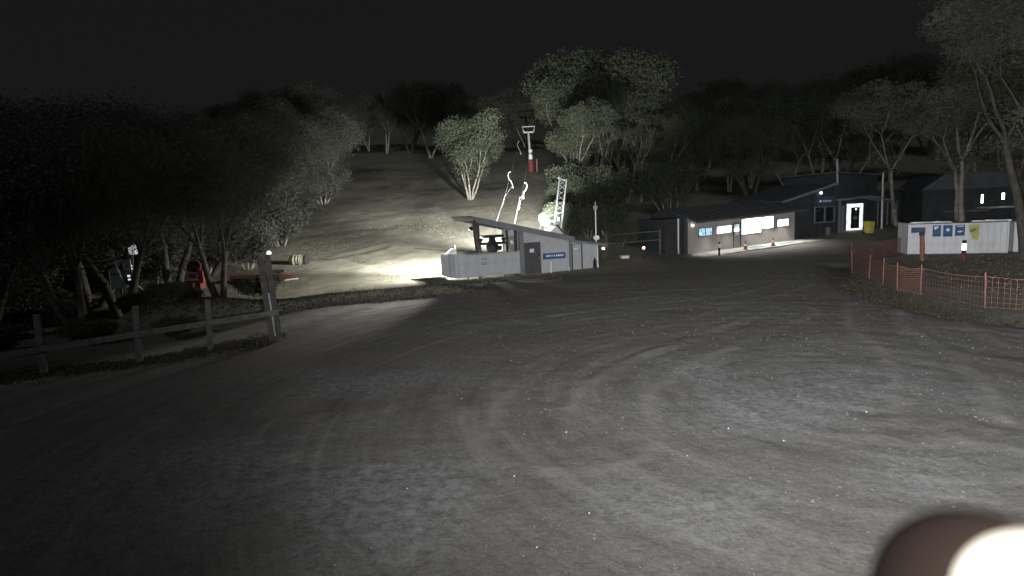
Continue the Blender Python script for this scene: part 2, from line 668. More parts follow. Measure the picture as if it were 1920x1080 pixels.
cp = [(4.62, -.005, 1.545)] + [(x, y, 1.59 - .0) for x, y in ps] + [(0, 2.76, 1.56)]
cap.tube(cp, .028, 6)
cap.build('wall_capping', M['galv'], SH)
for x in (.95, 1.7, 3.4, 4.5):
    MB().box(x, x + .07, .06, .13, 0, 1.5).build('wall_stud', M['timber'], SH)
# roof posts
for (x, y, z, lean) in ((1.85, .25, 3.50, -.28), (2.25, .9, 3.45, -.25), (4.30, .10, 2.95, 0), (2.42, 2.0, 3.4, 0), (4.45, 2.0, 2.9, 0)):
    mb = MB()
    mb.hexa([(x - .08, y - .08, 0), (x + .08, y - .08, 0), (x - .08, y + .08, 0), (x + .08, y + .08, 0),
             (x - .08 + lean, y - .08, z), (x + .08 + lean, y - .08, z), (x - .08 + lean, y + .08, z), (x + .08 + lean, y + .08, z)])
    mb.build('post', M['timber'], SH)
for z in (1.75, 2.3):
    MB().tube([(1.78, .25, z), (2.25, .9, z + .12)], .03, 6).build('post_brace', M['timber'], SH)


def roof_z(s):
    return 3.49 - .233 * (s - 1.67)


def ribbed_roof(s0, s1, y0, y1, zf, th, pitch=.22, d=.03):
    mb = MB()
    n = int((y1 - y0) / pitch)
    p = (y1 - y0) / n
    prof = []
    for i in range(n):
        for fy, dz in ((0, 0), (.6, 0), (.7, d), (.9, d)):
            prof.append((y0 + (i + fy) * p, dz))
    prof.append((y1, 0))
    for (ya, a), (yb, b) in zip(prof[:-1], prof[1:]):
        mb.poly([(s0, ya, zf(s0) + th + a), (s1, ya, zf(s1) + th + a), (s1, yb, zf(s1) + th + b), (s0, yb, zf(s0) + th + b)])
    # slab under the ribs
    mb.hexa([(s0, y0, zf(s0) + th - .05), (s1, y0, zf(s1) + th - .05), (s0, y1, zf(s0) + th - .05), (s1, y1, zf(s1) + th - .05),
             (s0, y0, zf(s0) + th - .002), (s1, y0, zf(s1) + th - .002), (s0, y1, zf(s0) + th - .002), (s1, y1, zf(s1) + th - .002)])
    return mb


rf = ribbed_roof(1.25, 8.35, -.45, 4.0, roof_z, .34).build('roof', M['roof_steel'], SH)
fa = MB()
fa.hexa([(1.62, -.44, roof_z(1.62)), (8.3, -.44, roof_z(8.3)), (1.62, -.38, roof_z(1.62)), (8.3, -.38, roof_z(8.3)),
         (1.30, -.44, roof_z(1.30) + .285), (8.3, -.44, roof_z(8.3) + .285), (1.30, -.38, roof_z(1.30) + .285), (8.3, -.38, roof_z(8.3) + .285)])
fa.build('fascia', M['shed_grey'], rf)
MB().hexa([(1.30, -.37, roof_z(1.30) + .20), (1.36, -.37, roof_z(1.3) + .05), (1.30, 3.95, roof_z(1.30) + .20), (1.36, 3.95, roof_z(1.3) + .05),
           (1.27, -.37, roof_z(1.27) + .285), (1.40, -.37, roof_z(1.4) + .285), (1.27, 3.95, roof_z(1.27) + .285), (1.40, 3.95, roof_z(1.4) + .285)]).build('end_fascia', M['shed_grey'], rf)
for y in (.6, 1.9, 3.2):
    MB().hexa([(1.5, y, roof_z(1.5) + .10), (8.2, y, roof_z(8.2) + .10), (1.5, y + .09, roof_z(1.5) + .10), (8.2, y + .09, roof_z(8.2) + .10),
               (1.5, y, roof_z(1.5) + .285), (8.2, y, roof_z(8.2) + .285), (1.5, y + .09, roof_z(1.5) + .285), (8.2, y + .09, roof_z(8.2) + .285)]).build('rafter', M['timber'], rf)
lo = lambda s: 1.99 - .15 * (s - 8.1)
rf2 = ribbed_roof(8.12, 10.85, -.40, 3.4, lo, .10).build('lower_roof', M['roof_steel'], SH)
MB().hexa([(8.15, -.39, lo(8.15) - .06), (10.8, -.39, lo(10.8) - .06), (8.15, -.35, lo(8.15) - .06), (10.8, -.35, lo(10.8) - .06),
           (8.15, -.39, lo(8.15) + .045), (10.8, -.39, lo(10.8) + .045), (8.15, -.35, lo(8.15) + .045), (10.8, -.35, lo(10.8) + .045)]).build('fascia', M['shed_grey'], rf2)
# closed cabin walls (front wall in sheets, between the openings)
x = 6.03
for k in range(3):
    wd = (8.08 - 6.03) / 3
    o = corr_sheet(wd, roof_z(x) + .2, roof_z(x + wd) + .2, pitch=.17, d=.018).build('wall_sheet', M['shed_white'], SH)
    o.location = (x, 0, 0)
    x += wd
o = corr_sheet(1.16, roof_z(4.82) + .2 - 2.1, roof_z(5.98) + .2 - 2.1, pitch=.17, d=.018).build('wall_sheet', M['shed_white'], SH)
o.location = (4.84, 0, 2.1)
x = 9.08
for k in range(2):
    wd = .565
    o = corr_sheet(wd, lo(x), lo(x + wd), pitch=.17, d=.018).build('wall_sheet', M['shed_white'], SH)
    o.location = (x, 0, 0)
    x += wd
MB().hexa([(4.52, -.10, 0), (4.80, -.10, 0), (4.52, .12, 0), (4.80, .12, 0), (4.50, -.10, roof_z(4.5)), (4.78, -.10, roof_z(4.78)), (4.50, .12, roof_z(4.5)), (4.78, .12, roof_z(4.78))]).build('pillar', M['shed_grey'], SH)
MB().box(8.09, 8.25, -.05, .1, 0, 2.0).build('corner_trim', M['shed_grey'], SH)
MB().box(10.21, 10.28, -.04, .1, 0, 1.62).build('corner_trim', M['white_steel'], SH)
mb = MB()
mb.poly([(10.24, .1, 0), (10.24, 3.2, 0), (10.24, 3.2, lo(10.24)), (10.24, .1, lo(10.24))])
mb.poly([(4.6, 3.3, 0), (10.24, 3.3, 0), (10.24, 3.3, 1.7), (8.2, 3.3, 2.05), (4.6, 3.3, 3.0)])
mb.poly([(4.66, .13, 0), (4.66, 3.3, 0), (4.66, 3.3, 2.95), (4.66, .13, 2.95)])
mb.build('side_and_back_walls', M['shed_white'], SH)
MB().box(8.25, 9.08, .02, .07, 1.80, 1.93).build('door_head', M['shed_white'], SH)
# doors
dr = MB().box(4.84, 5.98, .00, .05, .03, 2.07).build('door', M['door_dark'], SH)
MB().box(5.22, 5.52, -.012, -.002, 1.42, 1.66).build('notice', M['paper'], dr)
MB().tube([(5.86, -.05, 1.0), (5.86, -.05, 1.12)], .015, 6).build('handle', M['galv'], dr)
d2 = MB().box(8.34, 9.0, .0, .05, .03, 1.76).build('door', M['door_pale'], SH)
fr = MB().box(8.25, 8.34, -.03, .06, 0, 1.80).box(9.0, 9.08, -.03, .06, 0, 1.80).box(8.34, 9.0, -.03, .06, 1.762, 1.80)
fr.build('frame', M['dark_trim'], d2)
MB().box(8.45, 8.72, -.01, -.002, 1.42, 1.50).build('notice', M['paper'], d2)
sg = MB().box(6.14, 7.78, -.06, -.025, .90, 1.30).build('sign_board', M['blue_sign'], SH)
mk = MB()
random.seed(3)
xx = 6.34
while xx < 7.55:
    wl = random.uniform(.05, .11)
    mk.box(xx, xx + wl, -.066, -.061, 1.06 + random.uniform(-.01, .01), 1.17)
    xx += wl + random.choice((.03, .03, .03, .09))
tag(mk.build('white_letter_strokes', M['paper'], sg), kind='stuff')
ns = MB()
for zz in (1.26, 1.16, .95, .86):
    ns.box(1.85, 2.25, -.045, -.032, zz, zz + .045)
tag(ns.build('faded_lettering', M['shed_grey'], SH), kind='stuff')
fp = MB()
for k in range(6):
    fp.box(4.9 + k * .9, 5.78 + k * .9, -.52, -.08, -.1, .035)
# concrete edge under the shed front
MB().box(4.7, 10.4, -.35, 3.4, -.2, .02).build('floor_slab', M['concrete'], SH)
MB().box(.0, 4.66, .10, 3.3, -.2, .015).build('bay_floor', M['concrete'], SH)

# drive machinery seen dark in the bay
DM = thing('lift_drive', 'black lift drive wheel and gearbox silhouetted inside the open shed bay', 'machinery', local(SH)(3.2, 1.5) + (0,), R(21.6))
body = MB().lathe([(.0, 0), (.30, 0), (.30, .2), (.20, .35), (.22, 1.45), (.38, 1.62), (.42, 1.95), (.30, 2.12), (.22, 2.3), (.22, 2.5), (0, 2.5)], 18)
body.build('gearbox', M['black_iron'], DM, smooth=False)
wh = MB()
wh.lathe([(.70, 2.52), (.84, 2.50), (.80, 2.57), (.84, 2.64), (.70, 2.62), (.70, 2.52)], 28)
for k in range(6):
    q = k * math.pi / 3
    wh.tube([(0, 0, 2.57), (.74 * math.cos(q), .74 * math.sin(q), 2.57)], .05, 6)
wh.build('bull_wheel', M['black_iron'], DM)
MB().box(-.92, .92, -.09, .09, 2.02, 2.18).build('cross_beam', M['black_iron'], DM)
for s in (-1, 1):
    MB().tube([(s * .80, 0, 2.18), (s * .80, 0, 2.42)], .07, 8).build('guide_roller', M['black_iron'], DM)
    MB().tube([(s * .80 - .12, 0, 2.36), (s * .80 + .12, 0, 2.36)], .08, 10).build('guide_roller', M['black_iron'], DM)
MB().tube([(.2, 0, 1.75), (.62, .05, 1.78)], .16, 12).build('motor', M['black_iron'], DM)
MB().tube([(-.9, .1, 1.85), (-1.0, .1, 1.85), (-1.0, .1, 0)], .025, 6).build('guard_rail', M['black_iron'], DM)
MB().tube([(.85, .1, 0), (.85, .1, 1.9), (.95, .1, 2.3)], .025, 6).build('control_lever', M['black_iron'], DM)

# floodlight under the high end of the roof, lights the run on the left
FL = thing('eave_floodlight', 'floodlight tucked under the high end of the shed roof', 'floodlight', local(SH)(2.05, 2.3) + (3.12,), R(21.6))
MB().hexa([(-.10, -.18, -.16), (.06, -.18, -.10), (-.10, .18, -.16), (.06, .18, -.10), (-.12, -.18, .06), (.06, -.18, .14), (-.12, .18, .06), (.06, .18, .14)]).build('housing', M['black_iron'], FL)
MB().box(-.02, .02, -.02, .02, .12, .30).build('bracket', M['galv'], FL)
fx, fy = local(SH)(1.88, 2.3)
spot('floodlight_beam', (fx, fy, 3.05), (-8.0, 38.5, 0), 12500, 104, 1.0, (1, .96, .86), .08)
for tx_ in (-8.6, -6.9, -5.3):
    spot('floodlight_front', (fx, fy, 3.05), (tx_, 26.2 - .1 * (tx_ + 7), 0), 11500, 14, 1.0, (1, .95, .87), .4)
spot('floodlight_spill', (fx, fy, 3.05), (-13.5, 52, 0), 44000, 76, 1.0, (1, .97, .89), .08)
spot('bay_light', (fx + .1, fy, 2.98), local(SH)(2.8, 1.4) + (0,), 1000, 160, .6, (1, .96, .86), .08)

# white cabinet behind the bay wall
wc = thing('control_cabinet', 'bright white control cabinet behind the rounded bay wall', 'cabinet', local(SH)(.55, 2.2) + (0,), R(21.6))
MB().box(-.30, .34, -.2, .2, .02, 1.62).build('body', M['white_steel'], wc)
MB().hexa([(-.28, -.18, 1.62), (.32, -.18, 1.62), (-.28, .18, 1.62), (.32, .18, 1.62), (-.05, -.15, 1.80), (.32, -.15, 1.90), (-.05, .15, 1.80), (.32, .15, 1.90)]).build('hooded_lid', M['white_steel'], wc)
MB().box(.24, .32, -.12, .12, 1.9, 2.05).build('vent', M['white_steel'], wc)

# small things by the shed front
p = local(SH)(6.55, -.35)
bo = thing('marker_stake', 'thin white marker stake in front of the blue shed sign', 'stake', p + (g(*p),))
MB().box(-.03, .03, -.03, .03, -.1, .72).build('shaft', M['white_steel'], bo)
MB().box(-.04, .04, -.04, .04, .72, .76).build('cap', M['white_steel'], bo)
p = local(SH)(7.85, -.4)
bo = thing('marker_stake', 'short pale stake in front of the dark corner post of the shed', 'stake', p + (g(*p),))
MB().box(-.025, .025, -.025, .025, -.1, .28).build('shaft', M['white_steel'], bo)
MB().box(-.03, .03, -.03, .03, .28, .31).build('cap', M['white_steel'], bo)
p = local(SH)(9.9, -.22)
ex = thing('fire_extinguisher', 'small black bottle standing at the low right end of the shed', 'extinguisher', p + (g(*p),))
MB().lathe([(0, 0), (.12, 0), (.12, .5), (.05, .62), (.05, .7), (0, .7)], 12).build('bottle', M['rubber'], ex)
MB().box(-.08, .03, -.02, .02, .69, .73).build('valve_handle', M['black_iron'], ex)

# roof-top floodlight cluster, mast and pole
fx, fy = 2.55, 42.2
RL = thing('rooftop_floodlight', 'blazing white round floodlight on struts behind the shed roof', 'floodlight', (fx, fy, 0))
M['lamp_hot'] = emit('floodlight_glass', (1, .98, .92), 9)
hb = MB()
pr = [(0, -.30), (.30, -.28), (.46, -.12), (.49, .05), (.42, .20), (.22, .30), (0, .32)]
hb.lathe(pr, 18)
rot = Matrix.Rotation(R(62), 4, 'Y') @ Matrix.Rotation(R(-12), 4, 'X')
hb.build('lamp_glass', M['lamp_hot'], RL, fn=lambda v: tuple(rot @ Vector(v) + Vector((-.05, 0, 3.45))), smooth=True)
MB().hexa([(.28, -.14, 3.62), (.62, -.14, 3.70), (.28, .14, 3.62), (.62, .14, 3.70), (.30, -.14, 3.78), (.60, -.14, 3.80), (.30, .14, 3.78), (.60, .14, 3.80)]).build('ballast_box', M['white_steel'], RL)
for (a, b) in (((-.25, 0, 3.1), (-.75, -.2, 2.2)), ((.0, 0, 3.05), (-.15, -.2, 2.2)), ((.15, .1, 3.1), (.45, .2, 2.2))):
    MB().tube([a, b, (b[0], b[1], 0)], .035, 6).build('strut', M['white_steel'], RL)
MB().tube([(.35, 0, 3.3), (.75, 0, 3.25), (.80, 0, 2.9)], .10, 8).build('cable_housing', M['blue_board'], RL)
spot('floodlight_glow', (fx - .1, fy + .75, 3.55), (-5.2, 70, 7.5), 140000, 68, 1.0, (1, .99, .94), .2)
spot('mast_light', (fx + .62, fy - .1, 3.3), (3.75, 43.1, 5.0), 420, 120, .6, (1, .98, .94), .1)
spot('tree_light', (fx + .3, fy + .8, 3.6), (12.5, 74, 19.5), 60000, 40, 1.0, (1, .98, .93), .2)

gb = thing('roof_dormer', 'small white gabled dormer poking above the shed roof under the bright floodlight', 'dormer', (3.35, 41.4, 0), R(21.6))
MB().prism([(-.75, 2.45), (.75, 2.1), (-.05, 3.0)], -.0, 1.2).build('gable', M['white_steel'], gb)
MB().hexa([(-.09, -.12, 3.02), (.86, -.12, 2.02), (-.09, 1.3, 3.02), (.86, 1.3, 2.02), (-.03, -.12, 3.10), (.95, -.12, 2.06), (-.03, 1.3, 3.10), (.95, 1.3, 2.06)]).build('roof_plate', M['dark_roof'], gb)
MB().box(-.6, .6, .1, 1.1, 0, 2.3).build('post', M['shed_white'], gb)

MA = thing('lattice_mast', 'white steel lattice mast leaning to the right behind the shed', 'mast', (3.1, 43.2, 0))
top = Vector((.93, 0, 6.25))
axv = top.normalized()
bx = Vector((1, 0, 0)) - axv * axv.x
bx.normalize()
by = axv.cross(bx)
hw = .26
for sx in (-1, 1):
    for sy in (-1, 1):
        o_ = bx * sx * hw + by * sy * hw
        MB().tube([o_, top + o_], .042 if sy < 0 else .035, 6).build('chord', M['white_steel'], MA)
nb = 17
for face in range(4):
    for k in range(nb):
        t0, t1 = k / nb, (k + 1) / nb
        c = [(-1, -1), (1, -1), (1, 1), (-1, 1)]
        a, b = c[face], c[(face + 1) % 4]
        if k % 2:
            a, b = b, a
        pa = bx * a[0] * hw + by * a[1] * hw + top * t0
        pb = bx * b[0] * hw + by * b[1] * hw + top * t1
        MB().tube([pa, pb], .017, 4).build('lattice_bar', M['white_steel'], MA)
for sy in (-1, 1):
    MB().tube([top - bx * hw + by * sy * hw, top + bx * hw + by * sy * hw], .045, 6).build('top_rail', M['white_steel'], MA)
MB().lathe([(0, 0), (.12, .02), (.13, .14), (.06, .24), (0, .25)], 10).build('top_knob', M['white_steel'], MA, fn=lambda v: tuple(Vector(v) + top - bx * hw))
MB().box(-.1, .1, -.36, -.2, 0, .3).build('junction_box', M['white_steel'], MA, fn=lambda v: tuple(Vector(v) + top * .52))

PO = thing('weather_pole', 'thin white pole with funnel head at the low end of the shed roof', 'pole', (6.0, 40.9, 0))
MB().tube([(0, 0, 0), (0, 0, 3.95)], .045, 8).build('pole', M['white_steel'], PO)
MB().lathe([(.05, 3.9), (.13, 4.05), (.17, 4.25), (.15, 4.25), (.05, 4.1)], 12).build('funnel', M['galv'], PO)
MB().tube([(0, 0, 4.1), (.0, 0, 4.55)], .05, 8).build('sensor', M['galv'], PO)
MB().box(-.16, .2, -.12, .12, 1.95, 2.2).build('bracket', M['white_steel'], PO)

# ------------------------------------------------------------------ ski lift line
TW = thing('lift_tower', 'steel lift tower with red padded base up the grass slope', 'tower', (3.9, 96.4, 10.2))
MB().tube([(0, 0, 0), (-.08, 0, 3.2), (-.2, 0, 6.6)], [.26, .22, .17], 10).build('pole', M['galv'], TW)
MB().lathe([(.46, -.2), (.46, 2.0), (.40, 2.2), (.2, 2.25)], 14).build('base_padding', M['red_paint'], TW)
MB().lathe([(.30, 2.3), (.33, 2.4), (.33, 3.0), (.28, 3.05)], 10).build('white_band', M['white_steel'], TW)
MB().lathe([(.28, 3.35), (.3, 3.4), (.3, 3.8), (.25, 3.85)], 10).build('white_band', M['white_steel'], TW)
MB().box(-.95, .55, -.12, .12, 6.45, 6.65).build('cross_arm', M['galv'], TW)
for s in (-1.0, .62):
    MB().tube([(s + .05, 0, 6.5), (s - .12 if s < 0 else s + .2, 0, 7.4)], .06, 6).build('arm_upright', M['galv'], TW)
    for k in (-.5, 0, .5):
        MB().tube([(s - .05, k, 6.75), (s + .12, k, 6.75)], .16, 10).build('sheave', M['galv'], TW)
MB().box(-1.15, .85, -.05, .05, 7.38, 7.5).build('top_rail', M['galv'], TW)
ms = thing('orange_marker', 'orange marker post beside the red tower base', 'marker', (4.85, 96.0, g(4.85, 96)))
MB().box(-.1, .1, -.1, .1, -.2, 1.9).build('post', M['orange'], ms)
MB().box(-.13, .13, -.13, .13, 1.9, 2.0).build('cap', M['orange'], ms)
cabL = [(-1.0, 38.5, 2.62), (1.9, 82, 13.75), (2.75, 96.4, 17.0), (0, 170, 34)]
cabR = [(.3, 38.6, 2.62), (1.52, 53.8, 6.72), (4.55, 96.4, 17.0), (3, 170, 34)]
for c, lb in ((cabL, 'left haul cable running up to the lift tower'), (cabR, 'right haul cable running up to the lift tower')):
    o = MB().tube(c, .014, 5).build('haul_cable', M['galv'])
    tag(o, lb, 'cable', 'haul cables')


def hanger(top, hook, rod, label):
    t = thing('tow_hanger', label, 'tow bar', top, 0, 'tow hangers on the cable')
    L = lambda p: tuple(Vector(p) - Vector(top))
    MB().tube([L(p) for p in hook], .055, 7).build('hook', M['hanger'], t)
    MB().tube([L(hook[-1]), tuple(Vector(L(hook[-1])) + Vector((0, 0, -.30)))], .09, 7).build('spring_box', M['hanger'], t)
    if rod:
        MB().tube([L(hook[-1]), L(rod[0])], .018, 5).build('cord', M['galv'], t)
        MB().tube([L(p) for p in rod], .026, 6).build('rod', M['hanger'], t)
    return t


hanger((.35, 59.7, 8.13), [(.35, 59.7, 8.13), (.18, 59.7, 8.05), (.08, 59.7, 7.75), (.18, 59.7, 7.4), (.38, 59.7, 7.15), (.50, 59.7, 6.8)],
       [(-.39, 56, 5.43), (-1.22, 46, 2.75)], 'white curved tow hanger with long rod, nearest the tree on the slope')
hanger((1.52, 53.8, 6.72), [(1.52, 53.8, 6.72), (1.68, 53.8, 6.66), (1.76, 53.8, 6.4), (1.66, 53.8, 6.1), (1.46, 53.8, 5.85), (1.38, 53.8, 5.55)],
       [(1.02, 51, 5.34), (.45, 47.5, 3.22)], 'white curved tow hanger with rod, closest to the shed roof')
hanger((1.82, 82, 13.7), [(1.82, 82, 13.7), (1.62, 82, 13.5), (1.6, 82, 13.1), (1.85, 82, 12.6), (2.0, 82, 12.2)], None, 'dim small tow hanger high beside the lift tower')

# ------------------------------------------------------------------ ticket office
TK = thing('ticket_office', 'long low office with lit windows under a dark awning', 'building', (14.5, 47.9, 0), R(20.97))
shear = lambda v: (v[0], v[1], v[2] + .048 * v[0])


def tb(mb, name, m, parent=TK):
    return mb.build(name, m, parent, fn=shear)


LEN = 11.46
OPEN = [(1.04, 2.49, 1.36, 2.06), (2.88, 4.50, 1.36, 2.06), (4.66, 5.44, .03, 2.14), (5.50, 7.70, 1.06, 2.42), (7.74, 9.05, 1.32, 2.40), (9.43, 10.78, 1.34, 2.02)]
x = 0
xs = sorted({0., LEN} | {v for o in OPEN for v in o[:2]})
for a, b in zip(xs[:-1], xs[1:]):
    mid = (a + b) / 2
    op = [o for o in OPEN if o[0] < mid < o[1]]
    segs = [(0., 2.75)] if not op else [(0., op[0][2]), (op[0][3], 2.75)]
    n = max(1, round((b - a) / .75))
    for (z0, z1) in segs:
        if z1 - z0 < .05:
            continue
        for k in range(n):
            wd = (b - a) / n
            xk = a + k * wd
            s = corr_sheet(wd, z1, z0=z0, pitch=.15, d=.012)
            s.v = [(v[0] + xk, v[1], v[2]) for v in s.v]
            tb(s, 'wall_sheet', M['ticket_wall'])
tb(MB().box(-.02, LEN, -.05, -.018, 0, .10), 'plinth', M['concrete'])
# end wall, back
mb = MB()
mb.poly([(0, .0, -.1), (0, 5.2, -.1), (0, 5.2, 3.3), (0, 2.8, 3.66), (0, .0, 3.2)])
mb.poly([(LEN, .0, -.1), (LEN, 5.2, -.1), (LEN, 5.2, 3.3), (LEN, 2.8, 3.66), (LEN, .0, 3.2)])
mb.poly([(0, 5.2, -.1), (LEN, 5.2, -.1), (LEN, 5.2, 3.3), (0, 5.2, 3.3)])
tb(mb, 'end_and_back_walls', M['dark_wall'])
tb(MB().poly([(0, .7, 0), (LEN, .7, 0), (LEN, .7, 2.7), (0, .7, 2.7)]), 'inner_lining', M['ticket_wall'])
# dark store leaning on the left end
st = MB().box(-1.9, -.06, .5, 4.5, -.2, 3.05)
tb(st, 'side_store', M['dark_wall'])
tb(MB().box(-.36, -.05, -.04, .48, -.1, 3.15), 'corner_pillar', M['dark_trim'])
dp = MB().tube([(-.62, .40, 0), (-.62, .40, 3.0)], .06, 8)
tb(dp, 'downpipe', M['white_steel'])
# awning roof
aw = MB()
AZ = lambda y: 2.66 + (y + 1.25) * .255
for k in range(16):
    xa, xb = -.12 + k * (LEN + .3) / 16, -.12 + (k + 1) * (LEN + .3) / 16
    s = MB()
    s.hexa([(xa, -1.25, AZ(-1.25)), (xb - .01, -1.25, AZ(-1.25)), (xa, 2.85, AZ(2.85)), (xb - .01, 2.85, AZ(2.85)),
            (xa, -1.25, AZ(-1.25) + .05), (xb - .01, -1.25, AZ(-1.25) + .05), (xa, 2.85, AZ(2.85) + .05), (xb - .01, 2.85, AZ(2.85) + .05)])
    s.hexa([(xa, -1.25, AZ(-1.25) + .05), (xa + .05, -1.25, AZ(-1.25) + .05), (xa, 2.85, AZ(2.85) + .05), (xa + .05, 2.85, AZ(2.85) + .05),
            (xa, -1.25, AZ(-1.25) + .09), (xa + .04, -1.25, AZ(-1.25) + .09), (xa, 2.85, AZ(2.85) + .09), (xa + .04, 2.85, AZ(2.85) + .09)])
    tb(s, 'roof_sheet', M['dark_roof'])
tb(MB().box(-.14, LEN + .2, -1.31, -1.255, AZ(-1.25) - .08, AZ(-1.25) + .07), 'gutter', M['dark_roof'])
tb(MB().hexa([(-.15, 2.86, AZ(2.85)), (LEN + .2, 2.86, AZ(2.85)), (-.15, 5.4, 3.3), (LEN + .2, 5.4, 3.3),
              (-.15, 2.86, AZ(2.85) + .06), (LEN + .2, 2.86, AZ(2.85) + .06), (-.15, 5.4, 3.36), (LEN + .2, 5.4, 3.36)]), 'rear_roof', M['dark_roof'])
tb(MB().poly([(-.1, -.03, 2.72), (-.1, -1.2, 2.66), (-.1, -.03, 2.94)]), 'awning_end_panel', M['ticket_wall'])
# windows
M['win_blue'] = emit('window_lit_cool_posters', (.5, .78, 1.0), .7, .75, 5)
M['win_mid'] = emit('window_lit_mixed', (.85, .94, 1.0), 3.0, .65, 3.2)
M['win_hot'] = emit('window_lit_white', (1, 1, .98), 5.5)
M['win_warm'] = emit('window_lit_bright', (1, .99, .96), 3.2)


def window(o, m, mull=0):
    x0, x1, z0, z1 = o
    f = MB()
    t = .05
    f.box(x0, x1, -.04, .06, z0, z0 + t).box(x0, x1, -.04, .06, z1 - t, z1).box(x0, x0 + t, -.035, .06, z0 + t, z1 - t).box(x1 - t, x1, -.035, .06, z0 + t, z1 - t)
    for k in range(mull):
        xm = x0 + (x1 - x0) * (k + 1) / (mull + 1)
        f.box(xm - .02, xm + .02, -.03, .05, z0 + t, z1 - t)
    w_ = tb(f, 'window', M['dark_trim'])
    for k in range(mull + 1):
        xa = x0 + t + (x1 - x0 - 2 * t) * k / (mull + 1)
        xb = x0 + t + (x1 - x0 - 2 * t) * (k + 1) / (mull + 1)
        MB().box(xa, xb, .0, .012, z0 + t, z1 - t).build('pane', m, w_, fn=shear)
    return w_


window(OPEN[0], M['win_blue'], 1)
window(OPEN[1], M['win_mid'], 1)
window(OPEN[3], M['win_hot'], 1)
window(OPEN[4], M['win_hot'])
window(OPEN[5], M['win_warm'])
do = tb(MB().box(4.70, 5.40, .03, .07, .05, 1.42).box(4.70, 4.78, .03, .07, 1.42, 2.08).box(5.32, 5.40, .03, .07, 1.42, 2.08).box(4.78, 5.32, .03, .07, 2.02, 2.08).box(4.78, 5.32, .03, .07, 1.72, 1.78), 'door', M['ticket_wall'])
MB().box(4.78, 5.32, .04, .06, 1.78, 2.02).build('upper_pane', M['win_blue'], do, fn=shear)
MB().box(4.80, 5.30, .04, .06, 1.42, 1.72).build('lower_pane', M['win_warm'], do, fn=shear)
MB().box(4.62, 4.70, -.03, .08, 0, 2.14).box(5.40, 5.46, -.03, .08, 0, 2.14).box(4.7, 5.4, -.03, .08, 2.08, 2.14).build('door_frame', M['dark_trim'], do, fn=shear)
MB().box(4.88, 5.2, -.02, .02, 1.12, 1.36).build('notice', M['paper'], do, fn=shear)
M['bulb'] = emit('downlight_glass', (1, .98, .94), 12)
for sx in (1.75, 3.9, 6.6, 8.3, 9.9):
    q = tb(MB().lathe([(.0, 2.60), (.10, 2.60), (.10, 2.70), (.04, 2.74)], 12, (sx, -.62, 0)), 'downlight', M['dark_trim'])
    MB().lathe([(0, 2.594), (.08, 2.594)], 12, (sx, -.62, 0)).build('glass', M['bulb'], q, fn=shear)
    px, py = local(TK)(sx, -.64)
    zz = 2.57 + .048 * sx
    tx, ty = local(TK)(sx, -1.75)
    spot('downlight_lamp', (px, py, zz), (tx, ty, .0), 330 if sx < 4.5 else 480, 104, .6, (1, .96, .90), .05)
el = tb(MB().lathe([(0, 2.30), (.07, 2.32), (.07, 2.42), (0, 2.44)], 10, (.42, -.12, 0)), 'end_lamp', M['bulb'])

# path, mat, cones
pth = MB()
P = local(TK)
n = 9
slabs = tag(bpy.data.objects.new('footpath', None), kind='structure')
col.objects.link(slabs)
for k in range(n):
    sa, sb = -.3 + k * 1.35, -.3 + (k + 1) * 1.35 - .015
    for (ya, yb) in ((-1.25, -.07), (-2.45 - .12 * math.sin(k * 1.7), -1.265)):
        pts = []
        for zt in (-.12, .045):
            for yy in (ya, yb):
                for ss in (sa, sb):
                    X_, Y_ = P(ss, yy)
                    pts.append((X_, Y_, .048 * ss + zt))
        MB().hexa(pts).build('paving_slab', M['concrete'], slabs)
gm = MB()
pts = []
for zt in (.047, .06):
    for yy in (-1.55, -.65):
        for ss in (5.4, 7.0):
            X_, Y_ = P(ss, yy)
            pts.append((X_, Y_, .048 * ss + zt))
gmo = gm.hexa(pts).build('door_mat', M['green_mat'])
tag(gmo, 'green mat lying on the lit path outside the office door', 'mat')
gm = MB()
pts = []
for zt in (.047, .06):
    for yy in (-1.7, -1.0):
        for ss in (8.2, 9.8):
            X_, Y_ = P(ss, yy)
            pts.append((X_, Y_, .048 * ss + zt))
tag(gm.hexa(pts).build('door_mat', M['green_mat']), 'green mat on the path below the far right office window', 'mat')


def cone(loc, label, h=.72):
    t = thing('traffic_cone', label, 'cone', loc, 0, 'orange cones outside the office')
    MB().box(-.19, .19, -.19, .19, 0, .035).build('base', M['orange'], t)
    MB().lathe([(.15, .035), (.025, h), (0, h)], 14).build('body', M['orange'], t)
    MB().lathe([(.113, h * .40), (.078, h * .63)], 14).build('white_band', M['white_steel'], t, fn=lambda v: (v[0] * 1.04, v[1] * 1.04, v[2]))


for (px_, py_, lb) in ((4.35, -1.75, 'dark orange cone on the path left of the green mat'), (7.05, -1.95, 'orange cone on the path right of the green mat')):
    X_, Y_ = P(px_, py_)
    cone((X_, Y_, .048 * px_ + .047), lb)
X_, Y_ = P(.7, -2.9)
bl = thing('bollard', 'short dark bollard with white top before the left end of the lit office', 'bollard', (X_, Y_, g(X_, Y_)))
MB().tube([(0, 0, -.1), (0, 0, .62)], .075, 10).build('shaft', M['rubber'], bl)
MB().lathe([(.085, .62), (.09, .66), (.09, .86), (.07, .9)], 10).build('reflective_band', M['white_steel'], bl)
MB().lathe([(.07, .9), (.07, 1.05), (.0, 1.1)], 10).build('cap', M['rubber'], bl)

